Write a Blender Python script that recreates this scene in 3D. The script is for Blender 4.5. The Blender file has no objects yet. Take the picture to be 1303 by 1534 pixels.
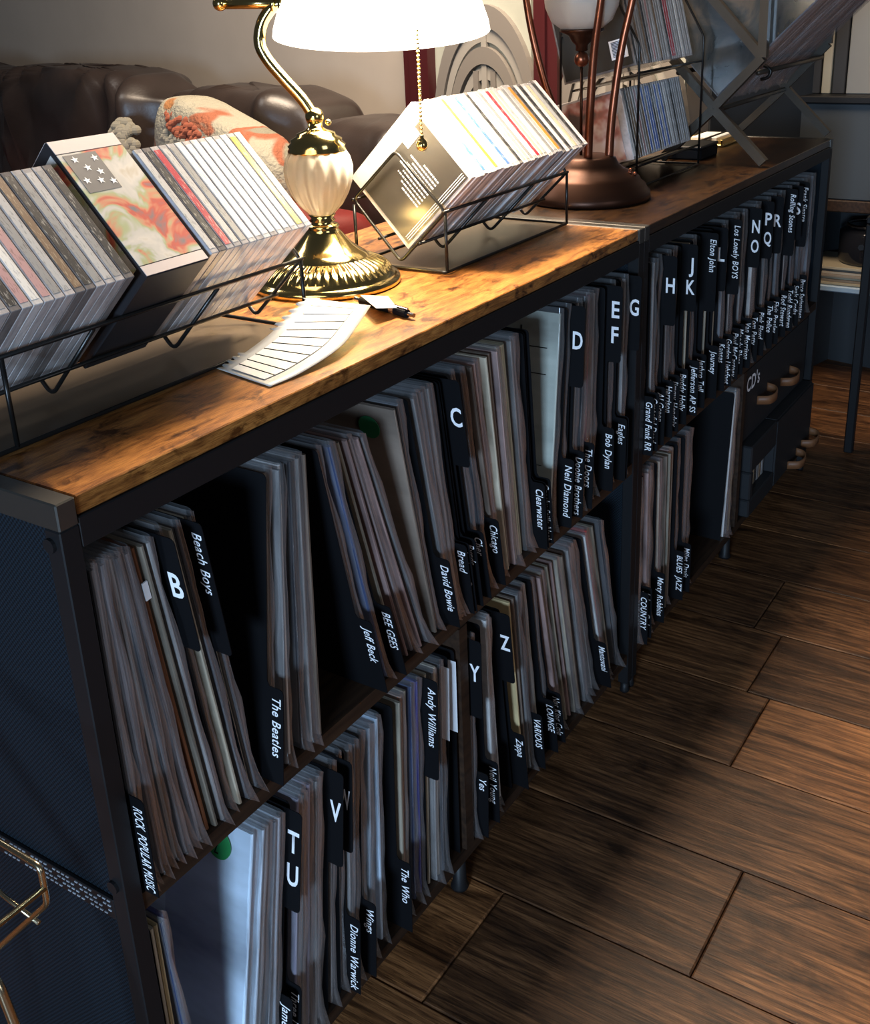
import bpy, bmesh, math, random
from mathutils import Vector, Matrix
random.seed(7)
S = bpy.context.scene
COL = S.collection
PI = math.pi
# ---------------------------------------------------------------- camera
cam = bpy.data.cameras.new('camera'); cam_o = bpy.data.objects.new('camera', cam); COL.objects.link(cam_o)
S.camera = cam_o
r_, u_, f_ = Vector((0.54425711, -0.83801941, -0.03882872)), Vector((0.31642871, 0.16220085, 0.93464633)), Vector((0.77695371, 0.52097443, -0.35345237))
mw = Matrix((r_, u_, -f_)).transposed().to_4x4(); mw.translation = (-0.43901658, -0.63262169, 1.1545051)
cam_o.matrix_world = mw
cam.sensor_fit = 'AUTO'; cam.sensor_width = 36
cam.lens = 1628.429 * 36 / 1534
cam.shift_x = -(655.622 - 651.5) / 1534
cam.shift_y = -(767 - 611.411) / 1534
cam.clip_start = 0.02
S.view_settings.view_transform = 'Standard'; S.view_settings.look = 'None'; S.view_settings.gamma = 1
S.view_settings.use_curve_mapping = False
S.view_settings.exposure = 0.0
S.cycles.transparent_max_bounces = 16
S.cycles.max_bounces = 8
# ---------------------------------------------------------------- world and room light
W = bpy.data.worlds.new('world'); S.world = W; W.use_nodes = True
W.node_tree.nodes['Background'].inputs[0].default_value = (0.55, 0.6, 0.7, 1)
W.node_tree.nodes['Background'].inputs[1].default_value = 0.06
def area(name, loc, target, size, power, col, sy=None):
    l = bpy.data.lights.new(name, 'AREA'); l.energy = power; l.color = col; l.size = size
    if sy: l.shape = 'RECTANGLE'; l.size_y = sy
    o = bpy.data.objects.new(name, l); COL.objects.link(o); o.location = loc
    o.rotation_euler = (Vector(target) - Vector(loc)).to_track_quat('-Z', 'Y').to_euler(); return o
area('window_light', (-2.6, -0.95, 1.0), (0.3, 0.0, 0.4), 0.6, 100, (0.50, 0.72, 1.0))
area('ceiling_lamp_light', (1.5, 0.75, 2.45), (1.5, 0.2, 0), 0.9, 135, (1.0, 0.80, 0.60))
area('far_window_light', (3.0, -2.5, 0.7), (1.9, 0, 0.8), 0.9, 30, (0.6, 0.78, 1.0))
area('front_fill_light', (-0.6, -3.4, 1.5), (0.6, 0, 0.45), 1.2, 14, (0.84, 0.90, 1.0))  # unseen soft fill added to brighten the record edges
area('wall_fill_light', (0.6, 2.0, 2.4), (1.8, 2.2, 0.8), 0.8, 20, (1.0, 0.92, 0.84))  # unseen fill, added to lift the back wall
# ---------------------------------------------------------------- helpers
def tag(o, label=None, cat=None, group=None, kind=None):
    if label: o['label'] = label
    if cat: o['category'] = cat
    if group: o['group'] = group
    if kind: o['kind'] = kind
    return o
def thing(name, loc, label, cat, group=None, rz=0):
    o = bpy.data.objects.new(name, None); COL.objects.link(o); o.location = loc; o.rotation_euler = (0, 0, rz)
    o.empty_display_size = 0.02
    return tag(o, label, cat, group)
def obj(name, bm, mats, parent=None, loc=(0, 0, 0), rot=None, smooth=False):
    me = bpy.data.meshes.new(name)
    if isinstance(bm, bpy.types.Mesh): me = bm
    else:
        bmesh.ops.recalc_face_normals(bm, faces=bm.faces)
        if smooth:
            for f in bm.faces: f.smooth = True
        bm.to_mesh(me); bm.free()
        for m in (mats if isinstance(mats, (list, tuple)) else [mats]): me.materials.append(m)
    o = bpy.data.objects.new(name, me); COL.objects.link(o)
    if parent: o.parent = parent
    o.location = loc
    if rot: o.rotation_euler = rot
    return o
def BM(): return bmesh.new()
def box(bm, x0, x1, y0, y1, z0, z1, mi=0):
    v = [bm.verts.new(p) for p in ((x0,y0,z0),(x1,y0,z0),(x1,y1,z0),(x0,y1,z0),(x0,y0,z1),(x1,y0,z1),(x1,y1,z1),(x0,y1,z1))]
    fs = []
    for q in ((0,3,2,1),(4,5,6,7),(0,1,5,4),(1,2,6,5),(2,3,7,6),(3,0,4,7)):
        f = bm.faces.new([v[i] for i in q]); f.material_index = mi; fs.append(f)
    return fs
def bbox(bm, x0, x1, y0, y1, z0, z1, b=0.002, seg=1):
    t = BM(); box(t, x0, x1, y0, y1, z0, z1)
    bmesh.ops.bevel(t, geom=t.edges[:], offset=b, segments=seg, affect='EDGES')
    me = bpy.data.meshes.new('t'); t.to_mesh(me); t.free(); bm.from_mesh(me); bpy.data.meshes.remove(me)
def tube(bm, pts, r, n=8, closed=False, cap=True):
    pts = [Vector(p) for p in pts]; N = len(pts); rings = []
    prev = None
    for i, p in enumerate(pts):
        if closed: d = (pts[(i+1) % N] - pts[i-1]).normalized()
        else: d = ((pts[min(i+1, N-1)] - pts[max(i-1, 0)])).normalized()
        if prev is None:
            a = d.orthogonal().normalized()
        else:
            a = (prev - d * prev.dot(d)); a = a.normalized() if a.length > 1e-6 else d.orthogonal().normalized()
        prev = a; b = d.cross(a)
        rr = r[i] if isinstance(r, (list, tuple)) else r
        rings.append([bm.verts.new(p + (a * math.cos(2*PI*k/n) + b * math.sin(2*PI*k/n)) * rr) for k in range(n)])
    M = N if closed else N - 1
    for i in range(M):
        A, B = rings[i], rings[(i+1) % N]
        for k in range(n): bm.faces.new((A[k], A[(k+1) % n], B[(k+1) % n], B[k]))
    if cap and not closed:
        bm.faces.new(rings[0][::-1]); bm.faces.new(rings[-1])
def rnd(pts, rad=0.006, closed=False, seg=4):
    """round the corners of a polyline"""
    pts = [Vector(p) for p in pts]; N = len(pts); out = []
    for i, p in enumerate(pts):
        if not closed and i in (0, N-1): out.append(p); continue
        a, b = pts[i-1], pts[(i+1) % N]
        r = min(rad, (a-p).length*.45, (b-p).length*.45)
        A = p + (a-p).normalized()*r; B = p + (b-p).normalized()*r
        for k in range(seg+1):
            t = k/seg; out.append(A*(1-t)**2 + p*2*t*(1-t) + B*t*t)
    return out
def spline(pts, n=8):
    pts = [Vector(p) for p in pts]; P = [pts[0]*2-pts[1]] + pts + [pts[-1]*2-pts[-2]]; out = []
    for i in range(1, len(P)-2):
        for k in range(n):
            t = k/n; a, b, c, d = P[i-1], P[i], P[i+1], P[i+2]
            out.append(0.5*((2*b)+(c-a)*t+(2*a-5*b+4*c-d)*t*t+(3*b-a-3*c+d)*t**3))
    out.append(pts[-1]); return out
def lathe(bm, prof, n=48, cx=0, cy=0, flute=None, mi=0):
    rings = []
    for j, (r, z) in enumerate(prof):
        if r < 1e-5: rings.append([bm.verts.new((cx, cy, z))]); continue
        rings.append([bm.verts.new((cx + (r + (flute(j, k) if flute else 0))*math.cos(2*PI*k/n), cy + (r + (flute(j, k) if flute else 0))*math.sin(2*PI*k/n), z)) for k in range(n)])
    for A, B in zip(rings, rings[1:]):
        for k in range(n):
            q = (k+1) % n
            if len(A) == 1 and len(B) == 1: continue
            if len(A) == 1: f = bm.faces.new((A[0], B[k], B[q]))
            elif len(B) == 1: f = bm.faces.new((A[k], A[q], B[0]))
            else: f = bm.faces.new((A[k], A[q], B[q], B[k]))
            f.material_index = mi
def sphere(bm, c, r, seg=12, sc=(1, 1, 1)):
    bmesh.ops.create_uvsphere(bm, u_segments=seg, v_segments=max(6, seg//2+2), radius=r, matrix=Matrix.Translation(c) @ Matrix.Diagonal((*sc, 1)))
def quadstrip(bm, A, B):
    a = [bm.verts.new(p) for p in A]; b = [bm.verts.new(p) for p in B]
    for i in range(len(a)-1): bm.faces.new((a[i], a[i+1], b[i+1], b[i]))
# ---------------------------------------------------------------- materials
def mat(name, col=(.5, .5, .5), rough=.5, metal=0, spec=.5, **k):
    m = bpy.data.materials.new(name); m.use_nodes = True; b = m.node_tree.nodes['Principled BSDF']
    b.inputs['Base Color'].default_value = (*col, 1); b.inputs['Roughness'].default_value = rough
    b.inputs['Metallic'].default_value = metal; b.inputs['Specular IOR Level'].default_value = spec
    for a, v in k.items(): b.inputs[a.replace('_', ' ')].default_value = v
    return m
def nodes(m):
    nt = m.node_tree; return nt, nt.nodes, nt.links, nt.nodes['Principled BSDF']
def texc(nt, scale=(1, 1, 1), kind='Object', rand=False):
    tc = nt.nodes.new('ShaderNodeTexCoord'); mp = nt.nodes.new('ShaderNodeMapping'); mp.inputs['Scale'].default_value = scale
    nt.links.new(tc.outputs[kind], mp.inputs['Vector'])
    if rand:
        oi = nt.nodes.new('ShaderNodeObjectInfo'); ml = nt.nodes.new('ShaderNodeVectorMath'); ml.operation = 'SCALE'; ml.inputs['Scale'].default_value = 37
        cb = nt.nodes.new('ShaderNodeCombineXYZ'); nt.links.new(oi.outputs['Random'], cb.inputs[0]); nt.links.new(oi.outputs['Random'], cb.inputs[1])
        nt.links.new(cb.outputs[0], ml.inputs[0]); nt.links.new(ml.outputs[0], mp.inputs['Location'])
    return mp.outputs[0]
def noise(nt, vec, scale, detail=4, rough=.55, dist=0):
    n = nt.nodes.new('ShaderNodeTexNoise'); n.inputs['Scale'].default_value = scale; n.inputs['Detail'].default_value = detail
    n.inputs['Roughness'].default_value = rough; n.inputs['Distortion'].default_value = dist; nt.links.new(vec, n.inputs['Vector']); return n.outputs['Fac']
def ramp(nt, fac, stops):
    r = nt.nodes.new('ShaderNodeValToRGB'); e = r.color_ramp.elements
    while len(e) < len(stops): e.new(0.5)
    for i, (p, c) in enumerate(stops): e[i].position = p; e[i].color = (*c, 1)
    nt.links.new(fac, r.inputs[0]); return r.outputs[0]
def mix(nt, fac, a, b, mode='MIX'):
    m = nt.nodes.new('ShaderNodeMix'); m.data_type = 'RGBA'; m.blend_type = mode
    if isinstance(fac, (int, float)): m.inputs[0].default_value = fac
    else: nt.links.new(fac, m.inputs[0])
    for s, i in ((a, 6), (b, 7)):
        if isinstance(s, tuple): m.inputs[i].default_value = (*s, 1)
        else: nt.links.new(s, m.inputs[i])
    return m.outputs[2]
def bump(nt, h, bs, strength=.3, dist=.002):
    b = nt.nodes.new('ShaderNodeBump'); b.inputs['Strength'].default_value = strength; b.inputs['Distance'].default_value = dist
    nt.links.new(h, b.inputs['Height']); nt.links.new(b.outputs[0], bs.inputs['Normal'])

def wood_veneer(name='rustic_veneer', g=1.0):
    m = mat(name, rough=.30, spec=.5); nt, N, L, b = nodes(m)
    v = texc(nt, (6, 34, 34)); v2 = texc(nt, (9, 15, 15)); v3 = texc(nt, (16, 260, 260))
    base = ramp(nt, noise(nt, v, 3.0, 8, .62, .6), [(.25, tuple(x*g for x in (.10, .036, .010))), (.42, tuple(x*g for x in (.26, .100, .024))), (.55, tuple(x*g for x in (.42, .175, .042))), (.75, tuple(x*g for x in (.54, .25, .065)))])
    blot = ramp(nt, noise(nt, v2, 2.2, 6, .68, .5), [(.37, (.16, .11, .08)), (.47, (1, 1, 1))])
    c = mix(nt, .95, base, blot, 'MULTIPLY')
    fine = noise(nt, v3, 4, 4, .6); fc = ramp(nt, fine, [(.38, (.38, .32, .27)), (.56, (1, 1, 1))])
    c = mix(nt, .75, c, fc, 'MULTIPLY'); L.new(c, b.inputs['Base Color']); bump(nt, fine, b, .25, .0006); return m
def dark_veneer():
    m = mat('dark_shelf_veneer', rough=.55, spec=.25); nt, N, L, b = nodes(m)
    v = texc(nt, (3, 40, 40)); L.new(ramp(nt, noise(nt, v, 3, 6), [(.3, (.016, .009, .006)), (.7, (.05, .026, .014))]), b.inputs['Base Color']); return m
def plank_mat():
    m = mat('rustic_floor_plank', rough=.42, spec=.4); nt, N, L, b = nodes(m)
    v = texc(nt, (18, 1.6, 18), rand=True); vk = texc(nt, (5.5, 2.4, 5), rand=True); vf = texc(nt, (150, 6, 150), rand=True); vw = texc(nt, (1, .13, 1), rand=True)
    n1 = noise(nt, v, 2.2, 9, .68, 1.5)
    base = ramp(nt, n1, [(.28, (.032, .015, .008)), (.44, (.12, .056, .024)), (.57, (.25, .120, .050)), (.76, (.42, .215, .095))])
    w = N.new('ShaderNodeTexWave'); w.wave_type = 'BANDS'; w.bands_direction = 'X'; w.inputs['Scale'].default_value = 26; w.inputs['Distortion'].default_value = 9; w.inputs['Detail'].default_value = 3
    w.inputs['Detail Scale'].default_value = .55; L.new(vw, w.inputs['Vector'])
    c = mix(nt, .45, base, ramp(nt, w.outputs['Fac'], [(.15, (.35, .30, .27)), (.55, (1, 1, 1))]), 'MULTIPLY')
    kn = ramp(nt, noise(nt, vk, 1.7, 5, .6, 1.2), [(.34, (.20, .17, .15)), (.46, (1, 1, 1))])
    c = mix(nt, .85, c, kn, 'MULTIPLY')
    f = noise(nt, vf, 3, 5, .75); c = mix(nt, .9, c, ramp(nt, f, [(.38, (.28, .24, .22)), (.54, (1, 1, 1))]), 'MULTIPLY')
    oi = N.new('ShaderNodeObjectInfo'); c = mix(nt, 1.0, c, ramp(nt, oi.outputs['Random'], [(0, (.70, .66, .64)), (.5, (1.15, 1.08, 1.0)), (1, (1.7, 1.5, 1.25))]), 'MULTIPLY')
    L.new(c, b.inputs['Base Color']); bump(nt, f, b, .55, .0015); return m
def leather(name, col):
    m = mat(name, col, .36, spec=.5); nt, N, L, b = nodes(m); v = texc(nt, (1, 1, 1))
    L.new(ramp(nt, noise(nt, v, 5, 5), [(.3, tuple(x*.7 for x in col)), (.7, tuple(x*1.25 for x in col))]), b.inputs['Base Color'])
    bump(nt, noise(nt, v, 120, 4), b, .18, .002); return m
def plastic(name, alpha=.78, tint=(1, 1, 1), rough=.12, milky=.25):
    m = bpy.data.materials.new(name); m.use_nodes = True; nt = m.node_tree; nt.nodes.clear()
    o = nt.nodes.new('ShaderNodeOutputMaterial'); t = nt.nodes.new('ShaderNodeBsdfTransparent'); g = nt.nodes.new('ShaderNodeBsdfGlossy'); d = nt.nodes.new('ShaderNodeBsdfDiffuse')
    t.inputs[0].default_value = (*tint, 1); g.inputs['Roughness'].default_value = rough; g.inputs[0].default_value = (1, 1, 1, 1); d.inputs[0].default_value = (.7, .7, .72, 1)
    a = nt.nodes.new('ShaderNodeMixShader'); a.inputs[0].default_value = milky; nt.links.new(g.outputs[0], a.inputs[1]); nt.links.new(d.outputs[0], a.inputs[2])
    fr = nt.nodes.new('ShaderNodeLayerWeight'); fr.inputs[0].default_value = .3
    mr = nt.nodes.new('ShaderNodeMapRange'); mr.inputs[3].default_value = 1-alpha; mr.inputs[4].default_value = min(1, 1-alpha+.20); nt.links.new(fr.outputs['Fresnel'], mr.inputs[0])
    b = nt.nodes.new('ShaderNodeMixShader'); nt.links.new(mr.outputs[0], b.inputs[0]); nt.links.new(t.outputs[0], b.inputs[1]); nt.links.new(a.outputs[0], b.inputs[2]); nt.links.new(b.outputs[0], o.inputs[0])
    return m
def spine_mat(name, c1, c2, amt=.5, sc=(60, 9, 60)):
    """printed spine: base colour with small blocks of a second printed colour running along it"""
    m = mat(name, c1, .3); nt, N, L, b = nodes(m); v = texc(nt, sc, rand=True)
    L.new(ramp(nt, noise(nt, v, 12, 3, .6), [(.56, c1), (.62, tuple(x*.6+y*.4 for x, y in zip(c2, c1)))]), b.inputs['Base Color']); return m
def edge_mat(name, col):
    m = mat(name, col, .6, spec=.3); nt, N, L, b = nodes(m); v = texc(nt, (260, 1, 3), rand=True)
    c = ramp(nt, noise(nt, v, 3, 6), [(.35, tuple(x*.45 for x in col)), (.62, tuple(min(1, x*1.2) for x in col))])
    oi = N.new('ShaderNodeObjectInfo'); c = mix(nt, 1.0, c, ramp(nt, oi.outputs['Random'], [(0, (.5, .5, .52)), (.5, (.9, .9, .9)), (1, (1.35, 1.35, 1.35))]), 'MULTIPLY')
    L.new(c, b.inputs['Base Color']); return m
M = {}
M['veneer'] = wood_veneer(); M['veneer_far'] = wood_veneer('dark_rustic_veneer', .12); M['dark_veneer'] = dark_veneer(); M['plank'] = plank_mat()  # far top uses the same veneer in a darker tone
M['frame'] = mat('black_metal_frame', (.008, .008, .009), .5, .0, .3)
M['frame_edge'] = mat('grey_metal_bar', (.11, .105, .095), .35, .8)
M['black'] = mat('black_panel', (.004, .004, .0045), .7, spec=.2)
M['wire'] = mat('black_wire', (.02, .019, .018), .3, .7)
M['tray'] = mat('dark_tray', (.13, .095, .06), .33, .5)
M['card'] = mat('black_divider_plastic', (.005, .005, .006), .6, spec=.12)
M['ink'] = mat('white_lettering', (.95, .95, .97), .5)
M['sleeve'] = plastic('clear_sleeve', .88, rough=.16, milky=.30)
M['jewel'] = plastic('jewel_case_clear', .62, rough=.06, milky=.35)
M['brass'] = mat('polished_brass', (.78, .60, .24), .13, 1)
M['bronze'] = mat('dark_bronze', (.055, .024, .014), .38, .8)
M['copper'] = mat('brushed_copper', (.25, .085, .045), .3, .9)
M['wirebrass'] = mat('brass_wire', (.62, .52, .34), .25, 1)
def mesh_mat():
    m = mat('mesh_fabric', (.02, .035, .05), .7, spec=.2); nt, N, L, b = nodes(m)
    v = texc(nt, (1, 1, 1)); w = N.new('ShaderNodeTexChecker'); w.inputs['Scale'].default_value = 420; L.new(v, w.inputs['Vector'])
    L.new(mix(nt, w.outputs['Fac'], (.002, .0035, .0055), (.008, .015, .023)), b.inputs['Base Color']); bump(nt, w.outputs['Fac'], b, .5, .0008); return m
M['mesh'] = mesh_mat()
def wall_mat(name, c, s=.05):
    m = mat(name, c, .8); nt, N, L, b = nodes(m); v = texc(nt)
    L.new(ramp(nt, noise(nt, v, 3, 5), [(.3, tuple(x*(1-s) for x in c)), (.7, tuple(x*(1+s) for x in c))]), b.inputs['Base Color']); bump(nt, noise(nt, v, 180, 3), b, .15, .001); return m
M['wall'] = wall_mat('warm_beige_wall', (.42, .36, .30)); M['panelgreen'] = wall_mat('pale_green_panel', (.37, .38, .32), .18)
M['burgundy'] = mat('burgundy_wood', (.055, .009, .011), .35); M['archgrey'] = mat('grey_carved_arch', (.20, .18, .16), .5); M['archlight'] = mat('pale_carved_arch', (.31, .29, .26), .5)
M['leather'] = leather('oxblood_leather', (.026, .018, .015)); M['redleather'] = leather('red_brown_leather', (.14, .018, .016))
REC = {'g': (.20, .19, .185), 's': (.15, .155, .17), 'm': (.17, .14, .14), 'u': (.12, .13, .17), 'd': (.03, .03, .035), 'c': (.42, .36, .27), 'w': (.62, .60, .58), 'W': (.60, .72, .86),
       't': (.33, .25, .19), 'o': (.34, .13, .055), 'k': (.30, .20, .18), 'v': (.03, .045, .10), 'b': (.05, .06, .35), 'e': (.45, .38, .25), 'f': (.42, .44, .38), 'r': (.45, .06, .05),
       'p': (.30, .10, .14), 'l': (.30, .28, .36), 'a': (.42, .48, .55), 'A': (.50, .62, .75), 'y': (.50, .38, .20), 'n': (.10, .06, .045), 'R': (.45, .30, .24)}
WORD = {'g': 'grey', 's': 'slate grey', 'm': 'mauve grey', 'u': 'blue-grey', 'd': 'near-black', 'c': 'cream', 'w': 'white', 'W': 'bluish white', 't': 'tan', 'o': 'orange-brown', 'k': 'dusty pink',
        'v': 'navy', 'b': 'blue', 'e': 'thick cream', 'f': 'pale green-grey', 'r': 'red', 'p': 'plum', 'l': 'lilac grey', 'a': 'pale blue-grey', 'A': 'light blue', 'y': 'straw-coloured', 'n': 'brown', 'R': 'cream and red'}
RM = {k: edge_mat('record_edge_' + WORD[k].replace(' ', '_').replace('-', '_'), v) for k, v in REC.items()}
# ---------------------------------------------------------------- dimensions
HT = 0.8194; LU = 1.08; ZS = 0.4408; ZB = 0.0800; DEP = 0.40
# ---------------------------------------------------------------- floor and walls
fl = BM(); box(fl, -1.4, 5.2, -2.6, 5.2, -.03, -.0115)
floor = obj('floor', fl, M['black']); floor['kind'] = 'structure'
joint = {0: -.305, 2: -.216, 3: -.176, 4: -.122, -1: -.038, 1: -.62, 5: -.55, 6: -.30, 7: -.72}
pm = {}
def plank_mesh(w, l):
    key = (round(w, 3), round(l, 3))
    if key in pm: return pm[key]
    b = BM(); g = .0009; e = .0022
    x0, x1, y0, y1 = g, w-g, g, l-g
    lo = [b.verts.new(p) for p in ((x0, y0, -.011), (x1, y0, -.011), (x1, y1, -.011), (x0, y1, -.011))]
    md = [b.verts.new(p) for p in ((x0, y0, -.0015), (x1, y0, -.0015), (x1, y1, -.0015), (x0, y1, -.0015))]
    tp = [b.verts.new(p) for p in ((x0+e, y0+e, 0), (x1-e, y0+e, 0), (x1-e, y1-e, 0), (x0+e, y1-e, 0))]
    for A, B in ((lo, md), (md, tp)):
        for k in range(4): b.faces.new((A[k], A[(k+1) % 4], B[(k+1) % 4], B[k]))
    b.faces.new(tp); b.faces.new(lo[::-1])
    me = bpy.data.meshes.new('plank'); bmesh.ops.recalc_face_normals(b, faces=b.faces); b.to_mesh(me); b.free(); me.materials.append(M['plank']); pm[key] = me; return me
for i in range(-9, 22):
    j = joint.get(i, -1.1 + (i*.37) % 1.2); y = j - 1.22*2
    while y < 5.0:
        y0, y1 = max(y, -2.6), min(y+1.22, 5.1); y += 1.22
        if y1 - y0 < .05 or (i < -4 and y0 > 1.5): continue
        obj('plank', plank_mesh(.204, y1-y0), None, floor, (.562+.204*i, y0, 0))
wd = Vector((.2335, .9724, 0)); wn = Vector((-.9724, .2335, 0)); w0 = Vector((2.362, .895, 0))   # wall line, 0.45 behind the sofa back
def wp(s, n, z): return w0 + wd*s + wn*n + Vector((0, 0, z))
wb = BM(); 
def obox(bm, s0, s1, n0, n1, z0, z1, f=wp):
    c = [f(s, n, z) for z in (z0, z1) for s, n in ((s0, n0), (s1, n0), (s1, n1), (s0, n1))]
    v = [bm.verts.new(p) for p in c]
    for q in ((0,3,2,1),(4,5,6,7),(0,1,5,4),(1,2,6,5),(2,3,7,6),(3,0,4,7)): bm.faces.new([v[i] for i in q])
obox(wb, -.53, 4.5, -.1, 0, 0, 2.5); wall = obj('wall_back', wb, M['wall']); wall['kind'] = 'structure'
wb = BM(); obox(wb, -3.6, -.535, -.95, -.85, 0, 2.5); obox(wb, -.535, -.45, -.95, -.101, 0, 2.5); wall = obj('wall_right', wb, mat('dark_slate_wall', (.05, .055, .06), .7)); wall['kind'] = 'structure'
# ---------------------------------------------------------------- record shelving units
def shelf_unit(x0, label, right):
    t = thing('record_shelf', (x0, 0, 0), label, 'shelf')
    w = .018; F = M['frame']
    b = BM(); bbox(b, .02, LU-.018, .002, DEP, HT-.016, HT, .001); obj('top_panel', b, M['veneer_far' if right else 'veneer'], t)
    for xs in (0, LU-.018):
        b = BM(); bbox(b, xs, xs+.018, -.0005, DEP, HT-.022, HT+.0008, .0012); obj('end_bar', b, M['frame_edge'], t)
        for ys in (0, DEP-w):
            b = BM(); bbox(b, xs, xs+w, ys, ys+w, .02, HT-.022, .001); obj('post', b, F, t)
            b = BM(); lathe(b, [(0, 0), (.008, 0), (.0088, .004), (.0075, .008), (.007, .02), (0, .02)], 16, xs+.009, ys+.009); obj('foot', b, F, t, smooth=True)
    b = BM(); bbox(b, .018, LU-.018, 0, w, HT-.042, HT-.0165, .001); obj('front_rail', b, F, t)
    b = BM(); box(b, .018, LU-.018, .002, DEP-.02, ZS-.018, ZS); o = obj('shelf_board', b, M['dark_veneer'], t)
    b = BM(); box(b, .018, LU-.018, .002, DEP-.02, ZB-.018, ZB); obj('shelf_board', b, M['dark_veneer'], t)
    b = BM(); box(b, .018, LU-.018, DEP-.018, DEP-.012, ZB-.01, HT-.02); obj('back_panel', b, M['black'], t)
    b = BM(); box(b, .531, .549, .0, DEP-.02, ZB, ZS-.018); obj('middle_panel', b, M['dark_veneer'], t)
    b = BM(); lathe(b, [(0, 0), (.012, 0), (.013, .004), (.010, .01), (.009, .062), (0, .062)], 16, .54, .02); obj('foot', b, F, t, smooth=True)
    for xs in ((.004, .009), (LU-.009, LU-.004)):
        b = BM(); box(b, *xs, w, DEP-w, ZB-.018, HT-.024); obj('mesh_panel', b, M['mesh'], t)
    if not right:
        b = BM(); bbox(b, .000, .0035, w, DEP-w, ZS-.022, ZS, .0005); obj('side_rail', b, F, t)
        b = BM()
        for r_i in range(4):
            for k in range(60):
                if (k*7 + r_i*3) % 5 == 0: continue
                yy = .022 + k*.006; zz = ZS - .019 + r_i*.0052
                box(b, -.0008, 0.0, yy, yy+.0035, zz, zz+.0013)
        tag(obj('glint_dashes', b, mat('glint_grey', (.35, .38, .42), .5), t), kind='stuff')  # pale dashes stand for light catching the shelf edge through the mesh
        b = BM()
        lathe(b, [(0, 0), (.006, 0), (.006, .003), (0, .003)], 12)
        o = obj('bolt', b, M['frame'], t, (0, .012, .785), (0, -PI/2, 0)); o = obj('bolt', o.data, None, t, (0, .012, .46), (0, -PI/2, 0))
    return t
unit1 = shelf_unit(0, 'near record shelf with lit orange-brown wood top carrying the brass lamp', False)
unit2 = shelf_unit(LU+.002, 'far record shelf with dark top carrying the bronze lamp and slanted record stand', True)
# ---------------------------------------------------------------- records and dividers
def jacket_mesh(c, t, hh=.312):
    b = BM(); box(b, -t/2, t/2, .003, .312, .0006, hh)
    # spread the edges slightly so that front edge looks like a folded sleeve opening
    bmesh.ops.bevel(b, geom=[e for e in b.edges if abs(e.verts[0].co.y-.003) < 1e-5 and abs(e.verts[1].co.y-.003) < 1e-5 and abs(e.verts[0].co.x-e.verts[1].co.x) < 1e-5], offset=t*.28, segments=1, affect='EDGES')
    me = bpy.data.meshes.new('record'); bmesh.ops.recalc_face_normals(b, faces=b.faces); b.to_mesh(me); b.free(); me.materials.append(RM[c]); return me
def sleeve_mesh(t, seed):
    r = random.Random(seed); b = BM(); n = 14; h = .319
    rows = [[], [], [], []]
    for k in range(n+1):
        z = .0008 + h*k/n; u = k/n
        fy = -.003 - .0022*math.sin(u*17+seed) * r.random() - .001*r.random()
        if u < .09: fy -= .009*(1-u/.09)
        wx = .0009*math.sin(u*13+seed*2) + .0006*(r.random()-.5)
        wx = max(-t*.42, min(t*.42, wx))
        rows[0].append((-t/2-.0002, .12, z)); rows[1].append((-t/2-.0002, .006, z)); rows[2].append((wx, fy, z)); rows[3].append((t/2+.0002, .006, z))
    rows.append([(t/2+.0002, .12, p[2]) for p in rows[3]])
    V = [[b.verts.new(p) for p in R] for R in rows]
    for A, B in zip(V, V[1:]):
        for k in range(n): b.faces.new((A[k], A[k+1], B[k+1], B[k]))
    for f in b.faces: f.smooth = True
    me = bpy.data.meshes.new('plastic_sleeve'); b.to_mesh(me); b.free(); me.materials.append(M['sleeve']); return me
def card_mesh(pos):
    """divider card outline with a rounded tab that stands out of the front edge"""
    z0, z1 = {'L': (.0006, .103), 'T': (.200, .315), 'U': (.175, .315), 'N': (0, 0), 'S': (0, 0)}[pos]
    H = .315; f = .006; tb = -.0145; r = .005
    def arc(cy, cz, a0, a1): return [(cy + r*math.cos(a0+(a1-a0)*k/4), cz + r*math.sin(a0+(a1-a0)*k/4)) for k in range(5)]
    out = [(.31, .0006), (.31, H)]
    if pos in 'TU':
        out += arc(tb+r, H-r, PI/2, PI) + arc(tb+r, z0+r, PI, 1.5*PI) + [(f, z0), (f, .0006)]
    elif pos == 'L':
        out += arc(f+r, H-r, PI/2, PI) + [(f, z1+r)] + [(f-.003, z1)] + arc(tb+r, z1-r, PI/2, PI) + [(tb, .0006)]
    else: out += arc(f+r, H-r, PI/2, PI) + [(f, .0006)]
    b = BM(); t = .0004
    A = [b.verts.new((-t, y, z)) for y, z in out]; B = [b.verts.new((t, y, z)) for y, z in out]
    b.faces.new(A); b.faces.new(B[::-1])
    for k in range(len(A)): b.faces.new((A[k], A[(k+1) % len(A)], B[(k+1) % len(A)], B[k]))
    me = bpy.data.meshes.new('divider_card'); bmesh.ops.recalc_face_normals(b, faces=b.faces); b.to_mesh(me); b.free(); me.materials.append(M['card']); return me
def text_mesh(txt, shear=.0, bold=.012):
    cu = bpy.data.curves.new('t', 'FONT'); cu.body = txt; cu.size = 1; cu.shear = shear; cu.offset = bold; cu.resolution_u = 3; cu.extrude = 0; cu.space_character = 1.09
    o = bpy.data.objects.new('t', cu); me = bpy.data.meshes.new_from_object(o); bpy.data.objects.remove(o); bpy.data.curves.remove(cu); return me
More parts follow.
